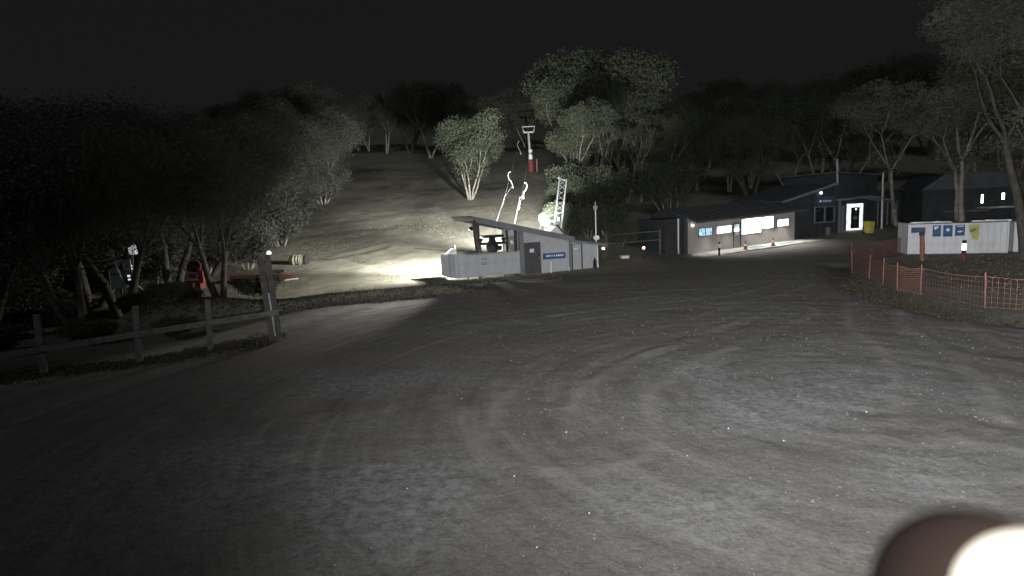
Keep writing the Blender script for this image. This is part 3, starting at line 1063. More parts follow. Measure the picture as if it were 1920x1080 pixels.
# ------------------------------------------------------------------ larger building behind
LD = thing('day_lodge', 'dark gabled lodge with lit door surround and curved porch', 'building', (25.2, 52.4, 0), R(20.79))
b2 = MB()
b2.prism([(.3, .2), (4.99, .2), (4.99, 5.35), (-1.2, 3.9), (-1.2, 3.5), (.3, 3.5)], 0, 6.9)
b2.build('wall', M['dark_wall'], LD)
MB().box(5.0, 10.1, -.25, 6, .2, 6.3).build('entry_block', M['dark_wall'], LD)
MB().hexa([(4.85, -.5, 6.35), (10.3, -.5, 6.05), (4.85, 6.3, 6.35), (10.3, 6.3, 6.05), (4.85, -.5, 6.5), (10.3, -.5, 6.2), (4.85, 6.3, 6.5), (10.3, 6.3, 6.2)]).build('block_roof', M['dark_roof'], LD)
rr_ = MB().hexa([(-1.5, -.35, 3.92), (4.98, -.35, 5.42), (-1.5, 7, 3.92), (4.98, 7, 5.42), (-1.5, -.35, 4.04), (4.98, -.35, 5.54), (-1.5, 7, 4.04), (4.98, 7, 5.54)]).build('roof', M['dark_roof'], LD)
MB().hexa([(-1.5, -.40, 3.84), (4.98, -.40, 5.34), (-1.5, -.352, 3.84), (4.98, -.352, 5.34), (-1.5, -.40, 4.05), (4.98, -.40, 5.55), (-1.5, -.352, 4.05), (4.98, -.352, 5.55)]).build('barge_board', M['shed_grey'], rr_)
b2r = MB()
b2r.box(10.11, 19, .4, 5.9, .2, 4.59)
b2r.build('side_wing_wall', M['dark_wall'], LD)
for k in range(13):
    MB().box(10.4 + k * .65, 10.5 + k * .65, .30, .39, .3, 3.6).build('batten', M['shed_grey'], LD)
MB().box(10.0, 19.2, -.3, 6, 4.6, 4.75).build('wing_roof', M['dark_roof'], LD)
for k in range(7):
    MB().box(.35 + k * .66, .98 + k * .66, -.03, -.003, .3, 3.3 if k < 3 else 1.85).build('cladding_panel', M['dark_wall'], LD)
wn = MB().box(2.5, 5.0, -.09, -.032, 1.93, 2.03).box(2.5, 5.0, -.09, -.032, 3.32, 3.42).box(2.5, 2.62, -.09, -.032, 2.03, 3.32).box(3.66, 3.84, -.09, -.032, 2.03, 3.32).box(4.86, 5.0, -.09, -.032, 2.03, 3.32).build('window', M['shed_grey'], LD)
MB().box(2.62, 3.66, -.06, -.033, 2.03, 3.32).build('pane', M['glass_dark'], wn)
MB().box(3.84, 4.86, -.06, -.033, 2.03, 3.32).build('pane', M['glass_dark'], wn)
sb = MB().box(2.55, 4.88, -.12, -.04, 3.52, 4.28).build('sign_board', M['navy'], LD)
mk = MB().lathe([(0, 0), (.12, 0)], 10, (0, 0, 0))
mk.v = [(3.15 + v[0] * 1.5, -.124, 3.88 + v[1]) for v in mk.v]
for k in range(6):
    mk.box(3.48 + k * .17, 3.6 + k * .17, -.127, -.122, 3.80, 3.96)
tag(mk.build('white_letter_strokes', M['paper'], sb), kind='stuff')
M['lamp_small'] = emit('small_lamp', (1, 1, .97), 6)
MB().lathe([(0, -.11), (.08, -.08), (.11, 0), (.08, .08), (0, .11)], 12, (3.16, -.16, 4.62)).build('wall_lamp', M['lamp_small'], LD)
# porch
pc = MB()
pp = [(4.9, 4.02), (6.0, 4.16), (7.3, 4.20), (8.6, 4.08), (9.6, 3.86), (10.4, 3.66)]
for (a, za), (b, zb) in zip(pp[:-1], pp[1:]):
    pc.hexa([(a, -1.7, za - .16), (b, -1.7, zb - .16), (a, -.25, za - .16), (b, -.25, zb - .16), (a, -1.7, za), (b, -1.7, zb), (a, -.25, za), (b, -.25, zb)])
pc.build('porch_canopy', M['shed_grey'], LD)
MB().tube([(9.1, -1.6, .4), (9.05, -1.6, 6.2)], .09, 10).build('porch_post', M['galv'], LD)
MB().tube([(4.95, -.3, 5.3), (4.85, -.3, 7.6)], .09, 8).build('flue', M['galv'], LD)
for xx_ in (5.15, 5.55):
    MB().box(xx_, xx_ + .12, -.5, -.3, .6, 4.0 if xx_ < 5.3 else 3.4).build('porch_stud', M['shed_grey'], LD)
MB().box(3.9, 4.1, -.4, -.1, .5, 1.5).build('step_rail', M['shed_grey'], LD)
M['door_glow'] = emit('lit_door_surround', (.95, .98, 1), 1.0, .35, 3)
dd = MB().box(6.25, 6.72, -.33, -.255, 1.08, 3.52).box(7.86, 8.25, -.33, -.255, 1.08, 3.52).box(6.72, 7.86, -.33, -.255, 3.18, 3.52).box(6.72, 7.86, -.33, -.255, 1.08, 1.24).build('door_surround', M['door_glow'], LD)
d3 = MB().box(6.72, 7.86, -.29, -.256, 1.24, 3.18).build('door', M['glass_dark'], LD)
MB().box(7.05, 7.55, -.30, -.292, 2.05, 2.35).build('notice', M['shed_grey'], d3)
MB().box(7.32, 7.46, -.30, -.292, 2.95, 3.05).build('notice', M['lamp_small'], d3)
rp = MB().hexa([(5.2, -3.0, .55), (8.9, -3.0, .75), (5.9, -.26, 1.02), (8.6, -.26, 1.02), (5.2, -3.0, .72), (8.9, -3.0, .92), (5.9, -.26, 1.07), (8.6, -.26, 1.07)])
rp.build('entry_ramp', M['concrete'], LD)

X_, Y_ = 31.6, 51.7
wb = thing('wheelie_bin', 'yellow wheeled bin standing by the lodge porch post', 'bin', (X_, Y_, g(X_, Y_)), R(20))
MB().hexa([(-.22, -.25, .06), (.22, -.25, .06), (-.22, .25, .06), (.22, .25, .06), (-.29, -.33, .98), (.29, -.33, .98), (-.29, .33, .98), (.29, .33, .98)]).build('body', M['yellow'], wb)
MB().hexa([(-.32, -.37, .985), (.32, -.37, .985), (-.32, .36, .985), (.32, .36, .985), (-.30, -.33, 1.05), (.30, -.33, 1.05), (-.30, .34, 1.10), (.30, .34, 1.10)]).build('lid', M['yellow'], wb)
for s in (-1, 1):
    MB().tube([(s * .2, .28, .1), (s * .27, .28, .1)], .1, 12).build('wheel', M['rubber'], wb)

# ------------------------------------------------------------------ white container with posters
CT = thing('container', 'white shipping container with blue posters and yellow banner', 'container', (27.2, 40.0, 0), R(-20))
for k in range(8):
    o = corr_sheet(.686, 2.06, z0=.06, pitch=.343, d=.02).build('side_panel', M['container'], CT)
    o.location = (k * .686, 0, 0)
MB().box(-.02, 5.52, .05, 2.4, .02, 2.05).build('inner_shell', M['container'], CT)
for (a, b) in ((-.06, .0), (5.49, 5.56)):
    MB().box(a, b, -.04, 2.44, 0, 2.14).build('corner_post', M['container'], CT)
MB().box(0, 5.49, -.035, .04, 2.07, 2.13).build('top_rail', M['dark_trim'], CT)
MB().box(-.06, 5.56, -.04, 2.44, -.02, .05).build('bottom_rail', M['dark_trim'], CT)
random.seed(11)
fc = MB()
xx = .1
while xx < 5.4:
    wl = random.uniform(.15, .5)
    if not (2.35 < xx < 3.1):
        fc.hexa([(xx, -.02, 2.135), (xx + wl, -.02, 2.135), (xx, .3, 2.135), (xx + wl, .3, 2.135), (xx + .02, .0, 2.17 + random.uniform(0, .09)), (xx + wl - .02, .0, 2.17 + random.uniform(0, .09)), (xx + .02, .3, 2.22), (xx + wl - .02, .3, 2.22)])
    xx += wl
tag(fc.build('frost_on_roof_edge', M['snow'], CT), kind='stuff')
MB().box(.12, .92, -.05, -.024, 1.5, 1.86).build('poster', M['navy'], CT)
for k, (a, b, z0, z1) in enumerate(((1.36, 1.82, 1.22, 1.96), (1.95, 2.47, 1.20, 1.96), (2.62, 3.15, 1.24, 1.96))):
    p_ = MB().box(a, b, -.05, -.024, z0, z1).build('poster', M['blue_sign'], CT)
    c_ = MB()
    if k == 0:
        c_.prism([(a + .05, z1 - .1), (a + .12, z1 - .3), (a + .34, z1 - .12), (a + .25, z1 - .05)], -.055, -.051)
    elif k == 1:
        c_.prism([(a + .26 + (.15 if j % 2 else .08) * math.cos(j * math.pi / 5), z0 + .45 + (.15 if j % 2 else .08) * math.sin(j * math.pi / 5)) for j in range(10)], -.055, -.051)
    else:
        c_.prism([(a + .08, z0 + .28), (a + .27, z0 + .20), (a + .46, z0 + .30), (a + .27, z0 + .34)], -.055, -.051)
        c_.prism([(a + .08, z1 - .12), (a + .45, z1 - .12), (a + .45, z1 - .06), (a + .08, z1 - .06)], -.055, -.051)
    c_.build('white_mark', M['paper'], p_)
    MB().box(a, b, -.054, -.051, z0, z0 + .12).build('dark_strip', M['navy'], p_)
yb_ = MB().prism([(3.34, 1.95), (3.96, 1.95), (3.92, 1.55), (3.95, 1.2), (3.86, .92), (3.58, .98), (3.52, 1.3), (3.38, 1.55)], -.09, -.06).build('banner', M['yellow_cloth'], CT)
MB().prism([(3.42, 1.45), (3.78, 1.62), (3.74, 1.70), (3.44, 1.55)], -.096, -.091).build('dark_mark', M['navy'], yb_)
# second pale unit beside it
C2 = thing('container', 'pale container end behind the trunk of the big right tree', 'container', (33.2, 38.6, 0), R(-20))
MB().box(0, 3.2, .03, 2.2, .05, 2.0).build('shell', M['container'], C2)
for k in range(4):
    o = corr_sheet(.79, 2.0, z0=.06, pitch=.3, d=.02).build('side_panel', M['container'], C2)
    o.location = (k * .8, 0, 0)
MB().box(-.05, 3.25, -.04, 2.25, -.02, .05).build('bottom_rail', M['dark_trim'], C2)

# posts before the container
op = thing('orange_post', 'thick faded orange post before the blue posters', 'post', (25.5, 36.2, g(25.5, 36.2)))
MB().tube([(0, 0, -.2), (-.02, 0, 1.0), (-.08, 0, 1.62)], [.13, .13, .12], 10).build('shaft', M['orange'], op)
MB().lathe([(.135, 1.55), (.15, 1.6), (.14, 1.74), (0, 1.8)], 10).build('cap', M['timber'], op, fn=lambda v: (v[0] - .08, v[1], v[2]))
wp = thing('reflector_post', 'red post with bright white reflector in front of the yellow banner', 'post', (27.3, 35.2, g(27.3, 35.2)))
MB().tube([(0, 0, -.2), (0, 0, .45)], .13, 10).build('base', M['red_paint'], wp)
MB().tube([(0, 0, .45), (0, 0, 1.22)], .11, 10).build('shaft', M['rubber'], wp)
M['reflector'] = emit('reflector_glow', (1, 1, 1), 1.6)  # glow stands in for lamp light thrown back by the reflector
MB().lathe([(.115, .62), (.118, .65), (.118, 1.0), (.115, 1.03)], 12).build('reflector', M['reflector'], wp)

# ------------------------------------------------------------------ orange netting fence
NF = thing('netting_fence', 'orange plastic safety netting curving along the hollow on the right', 'fence')
for i, (x, y) in enumerate(FEN[1:10]):
    q = MB().tube([(0, 0, -.2), (0, 0, 1.28)], .028, 8).build('stake', M['orange_net'], NF)
    q.location = (x, y, g(x, y))
    q.rotation_euler = (random.uniform(-.04, .04), random.uniform(-.04, .04), 0)


def net(pts, h=1.12, cell=.09, wv=.017, wh=.027):
    V, F = [], []
    seg = []
    for (a, b) in zip(pts[:-1], pts[1:]):
        L = math.hypot(b[0] - a[0], b[1] - a[1])
        n = max(2, int(L / cell))
        for k in range(n):
            t = k / n
            sag = .09 * math.sin(math.pi * t)
            seg.append((a[0] + (b[0] - a[0]) * t, a[1] + (b[1] - a[1]) * t, sag, (b[0] - a[0]) / L, (b[1] - a[1]) / L))
    nz = int(h / cell)
    bases = gz(np.array([s[0] for s in seg]), np.array([s[1] for s in seg]))
    for (x, y, sag, ux, uy), b in zip(seg, bases):
        i = len(V)
        z0, z1 = b + .04, b + h - sag
        V += [(x - ux * wv, y - uy * wv, z0), (x + ux * wv, y + uy * wv, z0), (x + ux * wv, y + uy * wv, z1), (x - ux * wv, y - uy * wv, z1)]
        F.append((i, i + 1, i + 2, i + 3))
    for k in range(nz + 1):
        f = k / nz
        prev = None
        for (x, y, sag, ux, uy), b in zip(seg, bases):
            z = b + .04 + (h - .04 - sag) * f
            ww = wh * (2.0 if k in (0, nz) else 1)
            i = len(V)
            V += [(x - uy * .004, y + ux * .004, z - ww * .5), (x - uy * .004, y + ux * .004, z + ww * .5)]
            if prev is not None:
                F.append((prev, i, i + 1, prev + 1))
            prev = i
    return np_mesh('netting', V, F)


for a in ([tuple(p) for p in FEN[0:3]], [tuple(p) for p in FEN[2:7]], [tuple(p) for p in FEN[6:10]]):
    far_run = a[-1][1] > 18
    link('netting', net(a) if far_run else net(a, cell=.17, wv=.006, wh=.010), M['orange_net'], NF)

# ------------------------------------------------------------------ gate and red marker lamps behind the shed
GT = thing('gate', 'dark pipe gate between the shed and the office store', 'gate', (7.6, 46.5, g(7.6, 46.5)), R(12))
for x in (0, 4.6):
    MB().tube([(x, 0, -.2), (x, 0, 1.75)], .09, 8).build('gate_post', M['timber_post'], GT)
for z in (.85, 1.55):
    MB().tube([(0, 0, z), (4.6, 0, z + .1)], .045, 6).build('rail', M['timber_post'], GT)
M['red_lamp'] = emit('red_lamp_glass', (1, .55, .45), 7)
for (x, y, z, lb) in ((6.75, 42.6, 1.0, 'small glowing red lamp on post at the low end of the shed'), (10.05, 44.2, .86, 'small glowing red lamp on post beside the dark gate')):
    t = thing('marker_lamp', lb, 'lamp', (x, y, g(x, y)))
    MB().box(-.04, .04, -.04, .04, -.1, z - .07).build('post', M['timber'], t)
    MB().lathe([(0, -.10), (.085, -.06), (.10, 0), (.085, .06), (0, .10)], 12, (0, 0, z)).build('lens', M['red_lamp'], t)
    MB().box(-.12, .12, .06, .10, z - .12, z + .12).build('back_plate', M['red_paint'], t)
t = thing('trough', 'low pale box lying on the verge before the gate', 'box', (8.75, 45.0, g(8.75, 45)), R(10))
MB().box(-.3, .3, -.2, .2, -.05, .16).build('body', M['white_steel'], t)
MB().box(-.33, .33, -.22, .22, .16, .2).build('lid', M['galv'], t)

# little cabin behind the right-hand trees
CB = thing('cabin', 'dark cabin with two lit slit windows behind the container', 'building', (37.5, 53.5, .9), R(-12))
MB().box(0, 7.5, 0, 5, 0, 3.6).build('wall', M['dark_wall'], CB)
MB().prism([(-.4, 3.55), (7.9, 3.55), (6.2, 4.9), (1.5, 4.9)], -.5, 5.4).build('roof', M['dark_roof'], CB)
for (a, b, z0, z1) in ((4.62, 4.78, 2.2, 2.95), (6.2, 6.42, 2.45, 3.0)):
    f = MB().box(a - .05, b + .05, -.03, -.001, z0 - .05, z1 + .05).build('window', M['dark_trim'], CB)
    MB().box(a, b, -.04, -.031, z0, z1).build('pane', M['lamp_small'], f)
bb = MB().box(4.2, 7.0, -2.2, -.05, 1.75, 1.86).build('deck_roof', M['galv'], CB)
MB().box(6.75, 6.87, -2.1, -1.98, -.3, 1.75).build('deck_post', M['galv'], CB)
MB().box(.8, 4.2, -2.15, -2.05, 1.55, 1.68).build('deck_rail', M['timber_post'], CB)

# ------------------------------------------------------------------ rail fence and tall post on the left
RF = thing('rail_fence', 'grey timber post and rail fence along the dark left edge', 'fence')
fdir = Vector((-5.9, -2.8, 0)).normalized()
A = Vector((-8.1, 19.8, 0))
fpos = [A + fdir * s for s in (2.08, 4.08, 6.50, 8.9)]
for i, q in enumerate(fpos):
    zb = g(q.x, q.y)
    mb = MB().box(-.085, .085, -.085, .085, -.3, 1.66 - zb).build('post', M['timber_post'], RF)
    mb.location = (q.x, q.y, zb)
    mb.rotation_euler = (random.uniform(-.03, .03), random.uniform(-.05, .02), math.atan2(fdir.y, fdir.x))
pts = [A + fdir * -.1] + fpos
for a, b in zip(pts[:-1], pts[1:]):
    sa, sb = (a - A).length, (b - A).length
    za, zb = 1.02 - .058 * sa, 1.02 - .058 * sb
    nrm = Vector((-fdir.y, fdir.x, 0)) * .14
    v = (b - a).normalized()
    off = Vector((.10 * fdir.y, -.10 * fdir.x, 0)) * -1
    off = Vector((fdir.y, -fdir.x, 0)) * (-.12)
    aa, bb_ = a + off, b + off
    w2 = off.normalized() * .03
    MB().hexa([aa - w2 + Vector((0, 0, za - .09)), bb_ - w2 + Vector((0, 0, zb - .09)), aa + w2 + Vector((0, 0, za - .09)), bb_ + w2 + Vector((0, 0, zb - .09)),
               aa - w2 + Vector((0, 0, za + .09)), bb_ - w2 + Vector((0, 0, zb + .09)), aa + w2 + Vector((0, 0, za + .09)), bb_ + w2 + Vector((0, 0, zb + .09))]).build('rail', M['timber_post'], RF)

TP = thing('tall_post', 'tall paired timber post with white cap at the end of the rail fence', 'post', (-8.15, 19.8, 0), R(20))
for (x, w_, h0, lean) in ((-.11, .10, 2.93, -.16), (.11, .10, 2.98, -.16)):
    MB().hexa([(x - w_, -.1, -.3), (x + w_ - .005, -.1, -.3), (x - w_, .1, -.3), (x + w_ - .005, .1, -.3), (x - w_ + lean, -.1, h0), (x + w_ - .005 + lean, -.1, h0), (x - w_ + lean, .1, h0), (x + w_ - .005 + lean, .1, h0)]).build('timber', M['timber'], TP)
MB().tube([(-.02, -.13, .2), (-.10, -.13, 1.7)], .03, 6).build('conduit', M['galv'], TP)
MB().lathe([(0, 2.98), (.08, 2.99), (.075, 3.05), (.03, 3.10), (0, 3.11)], 10, (0, 0, 0)).build('cap', emit('white_cap_glow', (1, 1, .95), 1.5), TP, fn=lambda v: (v[0] + .02, v[1], v[2]))  # cap glows in place of the floodlight glint on it

# ------------------------------------------------------------------ snow gun, sled, roll, notice board on the left
SG = thing('snow_gun', 'red fan snow gun standing under the dark trees', 'snow gun', (-19.3, 35.4, g(-19.3, 35.4)))
ax = Vector((.35, -.85, .38)).normalized()
c0 = Vector((.2, -.2, 1.95))
brl = MB()
prf = [(.30, -1.1), (.36, -.9), (.38, -.2), (.40, .0), (.45, .02), (.45, .12), (.38, .12), (.33, -.1), (.33, -.6), (.0, -.6)]
q = ax.to_track_quat('Z', 'Y')
brl.lathe(prf, 22)
brl.build('barrel', M['timber'], SG, fn=lambda v: tuple(q @ Vector(v) + c0), smooth=False)
MB().lathe([(.455, .0), (.475, .03), (.475, .11), (.455, .14), (.40, .14), (.40, .125), (.455, .0)], 22).build('nozzle_ring', M['red_paint'], SG, fn=lambda v: tuple(q @ Vector(v) + c0))
MB().lathe([(0, -.55), (.12, -.52), (.10, -.2), (0, -.15)], 12).build('fan_hub', M['black_iron'], SG, fn=lambda v: tuple(q @ Vector(v) + c0))
MB().tube([(-.25, -.1, 1.0), (-.32, .1, 1.6)], .05, 6).build('yoke', M['galv'], SG)
MB().tube([(.45, -.1, 1.0), (.58, .0, 1.7)], .05, 6).build('yoke', M['galv'], SG)
MB().box(-.35, .62, -.35, .3, .62, 1.12).build('pump_housing', M['red_paint'], SG)
MB().box(.52, .80, -.3, .2, 1.0, 1.75).build('control_box', M['red_paint'], SG)
for (a, b) in ((-.6, -.5), (.85, -.5), (.1, .8)):
    MB().tube([(.1, -.05, .75), (a, b, 0)], .05, 6).build('leg', M['galv'], SG)
MB().box(-.04, .04, -.40, -.352, .2, 1.0).build('white_tag', M['white_steel'], SG, fn=lambda v: (v[0] + .25, v[1], v[2]))

sl = thing('drag_beam', 'long red steel beam with pointed nose lying across the lit grass', 'beam', (-17.2, 40.6, g(-17.2, 40.6) + .03), R(3))
MB().box(-2.3, .7, -.15, .15, .10, .40).build('beam', M['red_paint'], sl)
MB().box(-2.3, .7, -.05, .05, .40, .50).build('top_rib', M['red_paint'], sl)
MB().hexa([(.9, -.35, 0), (2.1, -.12, .0), (.9, .35, 0), (2.1, .12, .0), (.9, -.35, .55), (2.2, -.08, .24), (.9, .35, .55), (2.2, .08, .24)]).build('nose', M['red_paint'], sl)
MB().box(.7, 1.5, -.2, .2, .57, .76).build('pivot_block', M['door_dark'], sl)
MB().hexa([(1.5, -.42, -.0), (2.4, -.3, .06), (1.5, -.36, -.0), (2.4, -.24, .06), (1.5, -.42, .10), (2.4, -.3, .14), (1.5, -.36, .10), (2.4, -.24, .14)]).build('edge_strip', M['white_steel'], sl)
for x in (-2.0, -.2):
    MB().box(x, x + .18, -.3, .3, -.05, .10).build('foot', M['red_paint'], sl)

rl = thing('netting_roll', 'pale rolled up netting bundle with dark end on the slope', 'roll', (-17.0, 47.2, g(-17.0, 47.2)), R(-8))
V = MB()
pts = []
for k in range(9):
    pts.append((-.75 + k * .16, 0, .38 + .02 * math.sin(k * 2.1)))
V.tube(pts, [.30, .36, .40, .37, .42, .38, .41, .40, .38], 14)
V.build('roll', M['tarp'], rl)
MB().tube([(.55, 0, .38), (.68, 0, .38)], .43, 16).build('end_disc', M['rubber'], rl)
for x in (-.4, .1):
    MB().tube([(x, 0, .38), (x + .05, 0, .38)], .432, 16).build('strap', M['tarp'], rl)

nb_ = thing('notice_board', 'blue grey notice board on posts among the left trees', 'sign', (-21.5, 32.2, g(-21.5, 32.2)), R(8))
for x in (-.6, -.05, .55):
    MB().box(x - .04, x + .04, .03, .1, -.2, 2.2).build('post', M['timber'], nb_)
MB().prism([(-.5, 1.15), (.30, 1.28), (.0, 1.95), (-.5, 1.92)], -.03, .02).build('panel', M['blue_board'], nb_)
MB().prism([(-.5, 2.0), (.0, 2.02), (-.10, 2.4), (-.5, 2.3)], -.03, .02).build('panel', M['blue_board'], nb_)
MB().box(.18, .62, -.03, .02, 2.15, 2.75).build('panel', M['blue_board'], nb_)
mp = thing('banded_pole', 'dark pole with bright white bands among the left trees', 'pole', (-21.9, 34.0, g(-21.9, 34.0)))
MB().tube([(-.2, 0, -.2), (.05, 0, 3.2)], .09, 8).build('pole', M['timber'], mp)
for (x, z, h) in ((-.12, 2.26, .08), (-.12, 2.08, .08), (-.10, 1.66, .12), (-.08, 1.46, .10)):
    MB().box(x - .18, x + .16, -.16, -.10, z, z + h).build('white_band', emit('reflective_band', (.9, .95, 1), .7) if 'band_glow' not in M else M['band_glow'], mp)  # bands given a glow in place of returned lamp light
    M['band_glow'] = mp.children[-1].data.materials[0]
MB().hexa([(-.02, -.14, 2.95), (.34, -.14, 2.95), (-.02, .1, 2.95), (.34, .1, 2.95), (-.06, -.14, 3.35), (.26, -.14, 3.5), (-.06, .1, 3.35), (.26, .1, 3.5)]).build('head_plate', emit('glowing_head', (.85, .88, .9), .35), mp)  # plate's brightness put in as a faint glow of its own


hz = [(-8.6, 52.1), (-7.6, 51.5), (-6.6, 50.9), (-5.8, 50.5), (-4.9, 50.1), (-3.9, 50.2)]
ho = MB().tube([(x, y, g(x, y) + .07) for x, y in hz], .06, 6).build('water_hose', M['rubber'])
tag(ho, 'dark hose lying across the slope just left of the shed roof', 'hose')
stk_ = thing('marker_stake', 'white leaning stake under the dark trees left of the snow gun', 'stake', (-20.6, 33.4, g(-20.6, 33.4)))
MB().hexa([(-.05, -.05, -.2), (.05, -.05, -.2), (-.05, .05, -.2), (.05, .05, -.2), (-.40, -.05, 1.0), (-.30, -.05, 1.0), (-.40, .05, 1.0), (-.30, .05, 1.0)]).build('shaft', M['white_steel'], stk_)
MB().box(-.42, -.28, -.06, .06, 1.0, 1.05).build('cap', M['timber'], stk_)


# ------------------------------------------------------------------ trees
def gum(seed, H=10, nstem=3, spread=.35, crown0=.45, clump=1.3, nclump_leaf=420, leaf=.20, flat=.55, depth=3, bend=.25, trunk_r=.22, umbrella=0., skirt=0.):
    r = np.random.default_rng(seed)
    mb = MB()
    tips = []

    def grow(p, d, L, rad, lev):
        n = 5
        pts, rs = [tuple(p)], [rad]
        q = Vector(p)
        dd = Vector(d).normalized()
        for k in range(n):
            dd = (dd + Vector(r.normal(0, bend * .35, 3)) + Vector((0, 0, .06))).normalized()
            q = q + dd * (L / n)
            pts.append(tuple(q))
            rs.append(rad * (1 - .45 * (k + 1) / n))
        if skirt and lev >= 1 and r.random() < skirt:
            tips.append((Vector(pts[2]), lev))
        if skirt and lev == 0:
            tips.append((q, 1))
        mb.tube(pts, rs, 7 if lev == 0 else (5 if lev == 1 else 4), cap=False)
        if lev >= depth:
            tips.append((q, lev))
            return
        if lev == depth - 1:
            tips.append((q - dd * L * .25, lev))
        nb = int(r.integers(2, 4)) + (1 if lev == 0 else 0)
        ph = r.uniform(0, 6.28)
        for k in range(nb):
            a = ph + k * 6.283 / nb + r.uniform(-.4, .4)
            tilt = r.uniform(.35, .75) + umbrella * .25
            side = Vector((math.cos(a), math.sin(a), 0))
            nd = (dd * math.cos(tilt) + side * math.sin(tilt) + Vector((0, 0, .15 - umbrella * .12 * lev))).normalized()
            grow(q, nd, L * r.uniform(.52, .74), rs[-1] * .78, lev + 1)

    ph = r.uniform(0, 6.28)
    for s in range(nstem):
        a = ph + s * 6.283 / nstem + r.uniform(-.5, .5)
        t = spread * r.uniform(.5, 1.2)
        d = Vector((math.cos(a) * math.sin(t), math.sin(a) * math.sin(t), math.cos(t)))
        grow(Vector((math.cos(a) * .12 * (nstem > 1), math.sin(a) * .12 * (nstem > 1), -.25)), d, H * crown0 * r.uniform(.85, 1.1), trunk_r * r.uniform(.75, 1.05), 0)
    me_t = bpy.data.meshes.new('trunk')
    me_t.from_pydata(mb.v, [], mb.f)
    me_t.polygons.foreach_set('use_smooth', np.ones(len(me_t.polygons), bool))
    # foliage: small leaves spread through flattened clumps at the branch tips
    Vs, tone = [], []
    top = max(t[0].z for t in tips)
    for (q, lev) in tips:
        R_ = clump * r.uniform(.65, 1.2)
        n = int(nclump_leaf * (R_ / clump) ** 2 * (.7 if lev < depth else 1))
        u = r.normal(0, 1, (n, 3))
        u /= np.linalg.norm(u, axis=1)[:, None]
        rad = r.random(n) ** .45
        c = u * rad[:, None] * np.array([R_, R_, R_ * flat])
        c[:, 2] += .15 * R_ - .12 * R_ * (c[:, 0] ** 2 + c[:, 1] ** 2) / R_ ** 2
        # clear some holes
        hole = r.normal(0, .55, (2, 3)) * np.array([R_, R_, R_ * flat])
        keep = np.ones(n, bool)
        for h in hole:
            keep &= np.linalg.norm(c - h, axis=1) > .33 * R_
        c = c[keep] + np.array(q)
        Vs.append(c)
        tone.append(np.clip(r.normal(.5, .22) + r.normal(0, .10, len(c)), 0, 1))
    C = np.concatenate(Vs)
    T = np.concatenate(tone)
    n = len(C)
    sz = leaf * r.uniform(.6, 1.3, n)
    a = r.normal(0, 1, (n, 3))
    a[:, 2] = a[:, 2] * .6 - .5
    a /= np.linalg.norm(a, axis=1)[:, None]
    b = np.cross(a, r.normal(0, 1, (n, 3)))
    b /= np.linalg.norm(b, axis=1)[:, None] + 1e-9
    L, W = a * sz[:, None], b * (sz * .38)[:, None]
    V = np.stack([C - L * .5, C + W * .5, C + L * .5, C - W * .5], 1).reshape(-1, 3)
    me_c = np_mesh('crown', V, np.arange(4 * n).reshape(n, 4), {'tone': np.repeat(T, 4)})
    s = H / max(top + clump * flat, .1)
    me_t.transform(Matrix.Scale(s, 4))
    me_c.transform(Matrix.Scale(s, 4))
    return me_t, me_c, H


PROTO = {}


def proto(k, bark='bark', leafm='leaf', **kw):
    t, c, H = gum(**kw)
    t.materials.append(M[bark])
    c.materials.append(M[leafm])
    PROTO[k] = (t, c, H)


proto('bushy', seed=8, skirt=.7, H=10, nstem=5, spread=.36, crown0=.34, clump=1.25, nclump_leaf=230, flat=.6, depth=3, leaf=.22, trunk_r=.14)
proto('tall', seed=12, skirt=.9, H=11, nstem=2, spread=.16, crown0=.46, clump=1.35, nclump_leaf=330, flat=.8, depth=3, leaf=.24, trunk_r=.22)
proto('tall2', seed=25, skirt=1.0, H=14, nstem=2, spread=.20, crown0=.42, clump=1.7, nclump_leaf=340, flat=.85, depth=3, leaf=.28, trunk_r=.26)
proto('slender', seed=31, H=10, nstem=2, spread=.14, crown0=.72, clump=1.2, nclump_leaf=260, flat=.6, depth=2, leaf=.26, trunk_r=.16)
proto('slender2', seed=44, H=10, nstem=3, spread=.20, crown0=.66, clump=1.2, nclump_leaf=260, flat=.6, depth=2, leaf=.26, trunk_r=.15)
proto('round', seed=57, skirt=.6, H=6, nstem=6, spread=.55, crown0=.45, clump=.9, nclump_leaf=260, flat=.8, depth=2, leaf=.22, trunk_r=.14)
proto('umbrella', seed=63, bark='bark', skirt=.5, leafm='leaf_pale', H=12, nstem=2, spread=.45, crown0=.46, clump=1.5, nclump_leaf=460, flat=.42, depth=3, leaf=.24, trunk_r=.26, umbrella=.7)
proto('umbrella2', seed=71, bark='bark', skirt=.5, leafm='leaf_pale', H=12, nstem=1, spread=.4, crown0=.50, clump=1.6, nclump_leaf=480, flat=.42, depth=3, leaf=.24, trunk_r=.28, umbrella=.7)
proto('big', seed=86, bark='bark_dark', skirt=.5, leafm='leaf_pale', H=16, nstem=2, spread=.18, crown0=.50, clump=1.5, nclump_leaf=620, flat=.55, depth=3, leaf=.20, trunk_r=.34, umbrella=.2)
proto('dense', seed=93, bark='bark_dark', leafm='leaf_grey', skirt=.7, H=10, nstem=3, spread=.35, crown0=.32, clump=1.5, nclump_leaf=600, flat=.75, depth=3, leaf=.125, trunk_r=.20)
proto('dense2', seed=104, bark='bark_dark', leafm='leaf_grey', skirt=.7, H=10, nstem=2, spread=.40, crown0=.32, clump=1.5, nclump_leaf=600, flat=.75, depth=3, leaf=.125, trunk_r=.20)
proto('shrub', seed=115, skirt=.8, H=3, nstem=6, spread=.6, crown0=.35, clump=.55, nclump_leaf=170, flat=.85, depth=2, leaf=.16, trunk_r=.05)


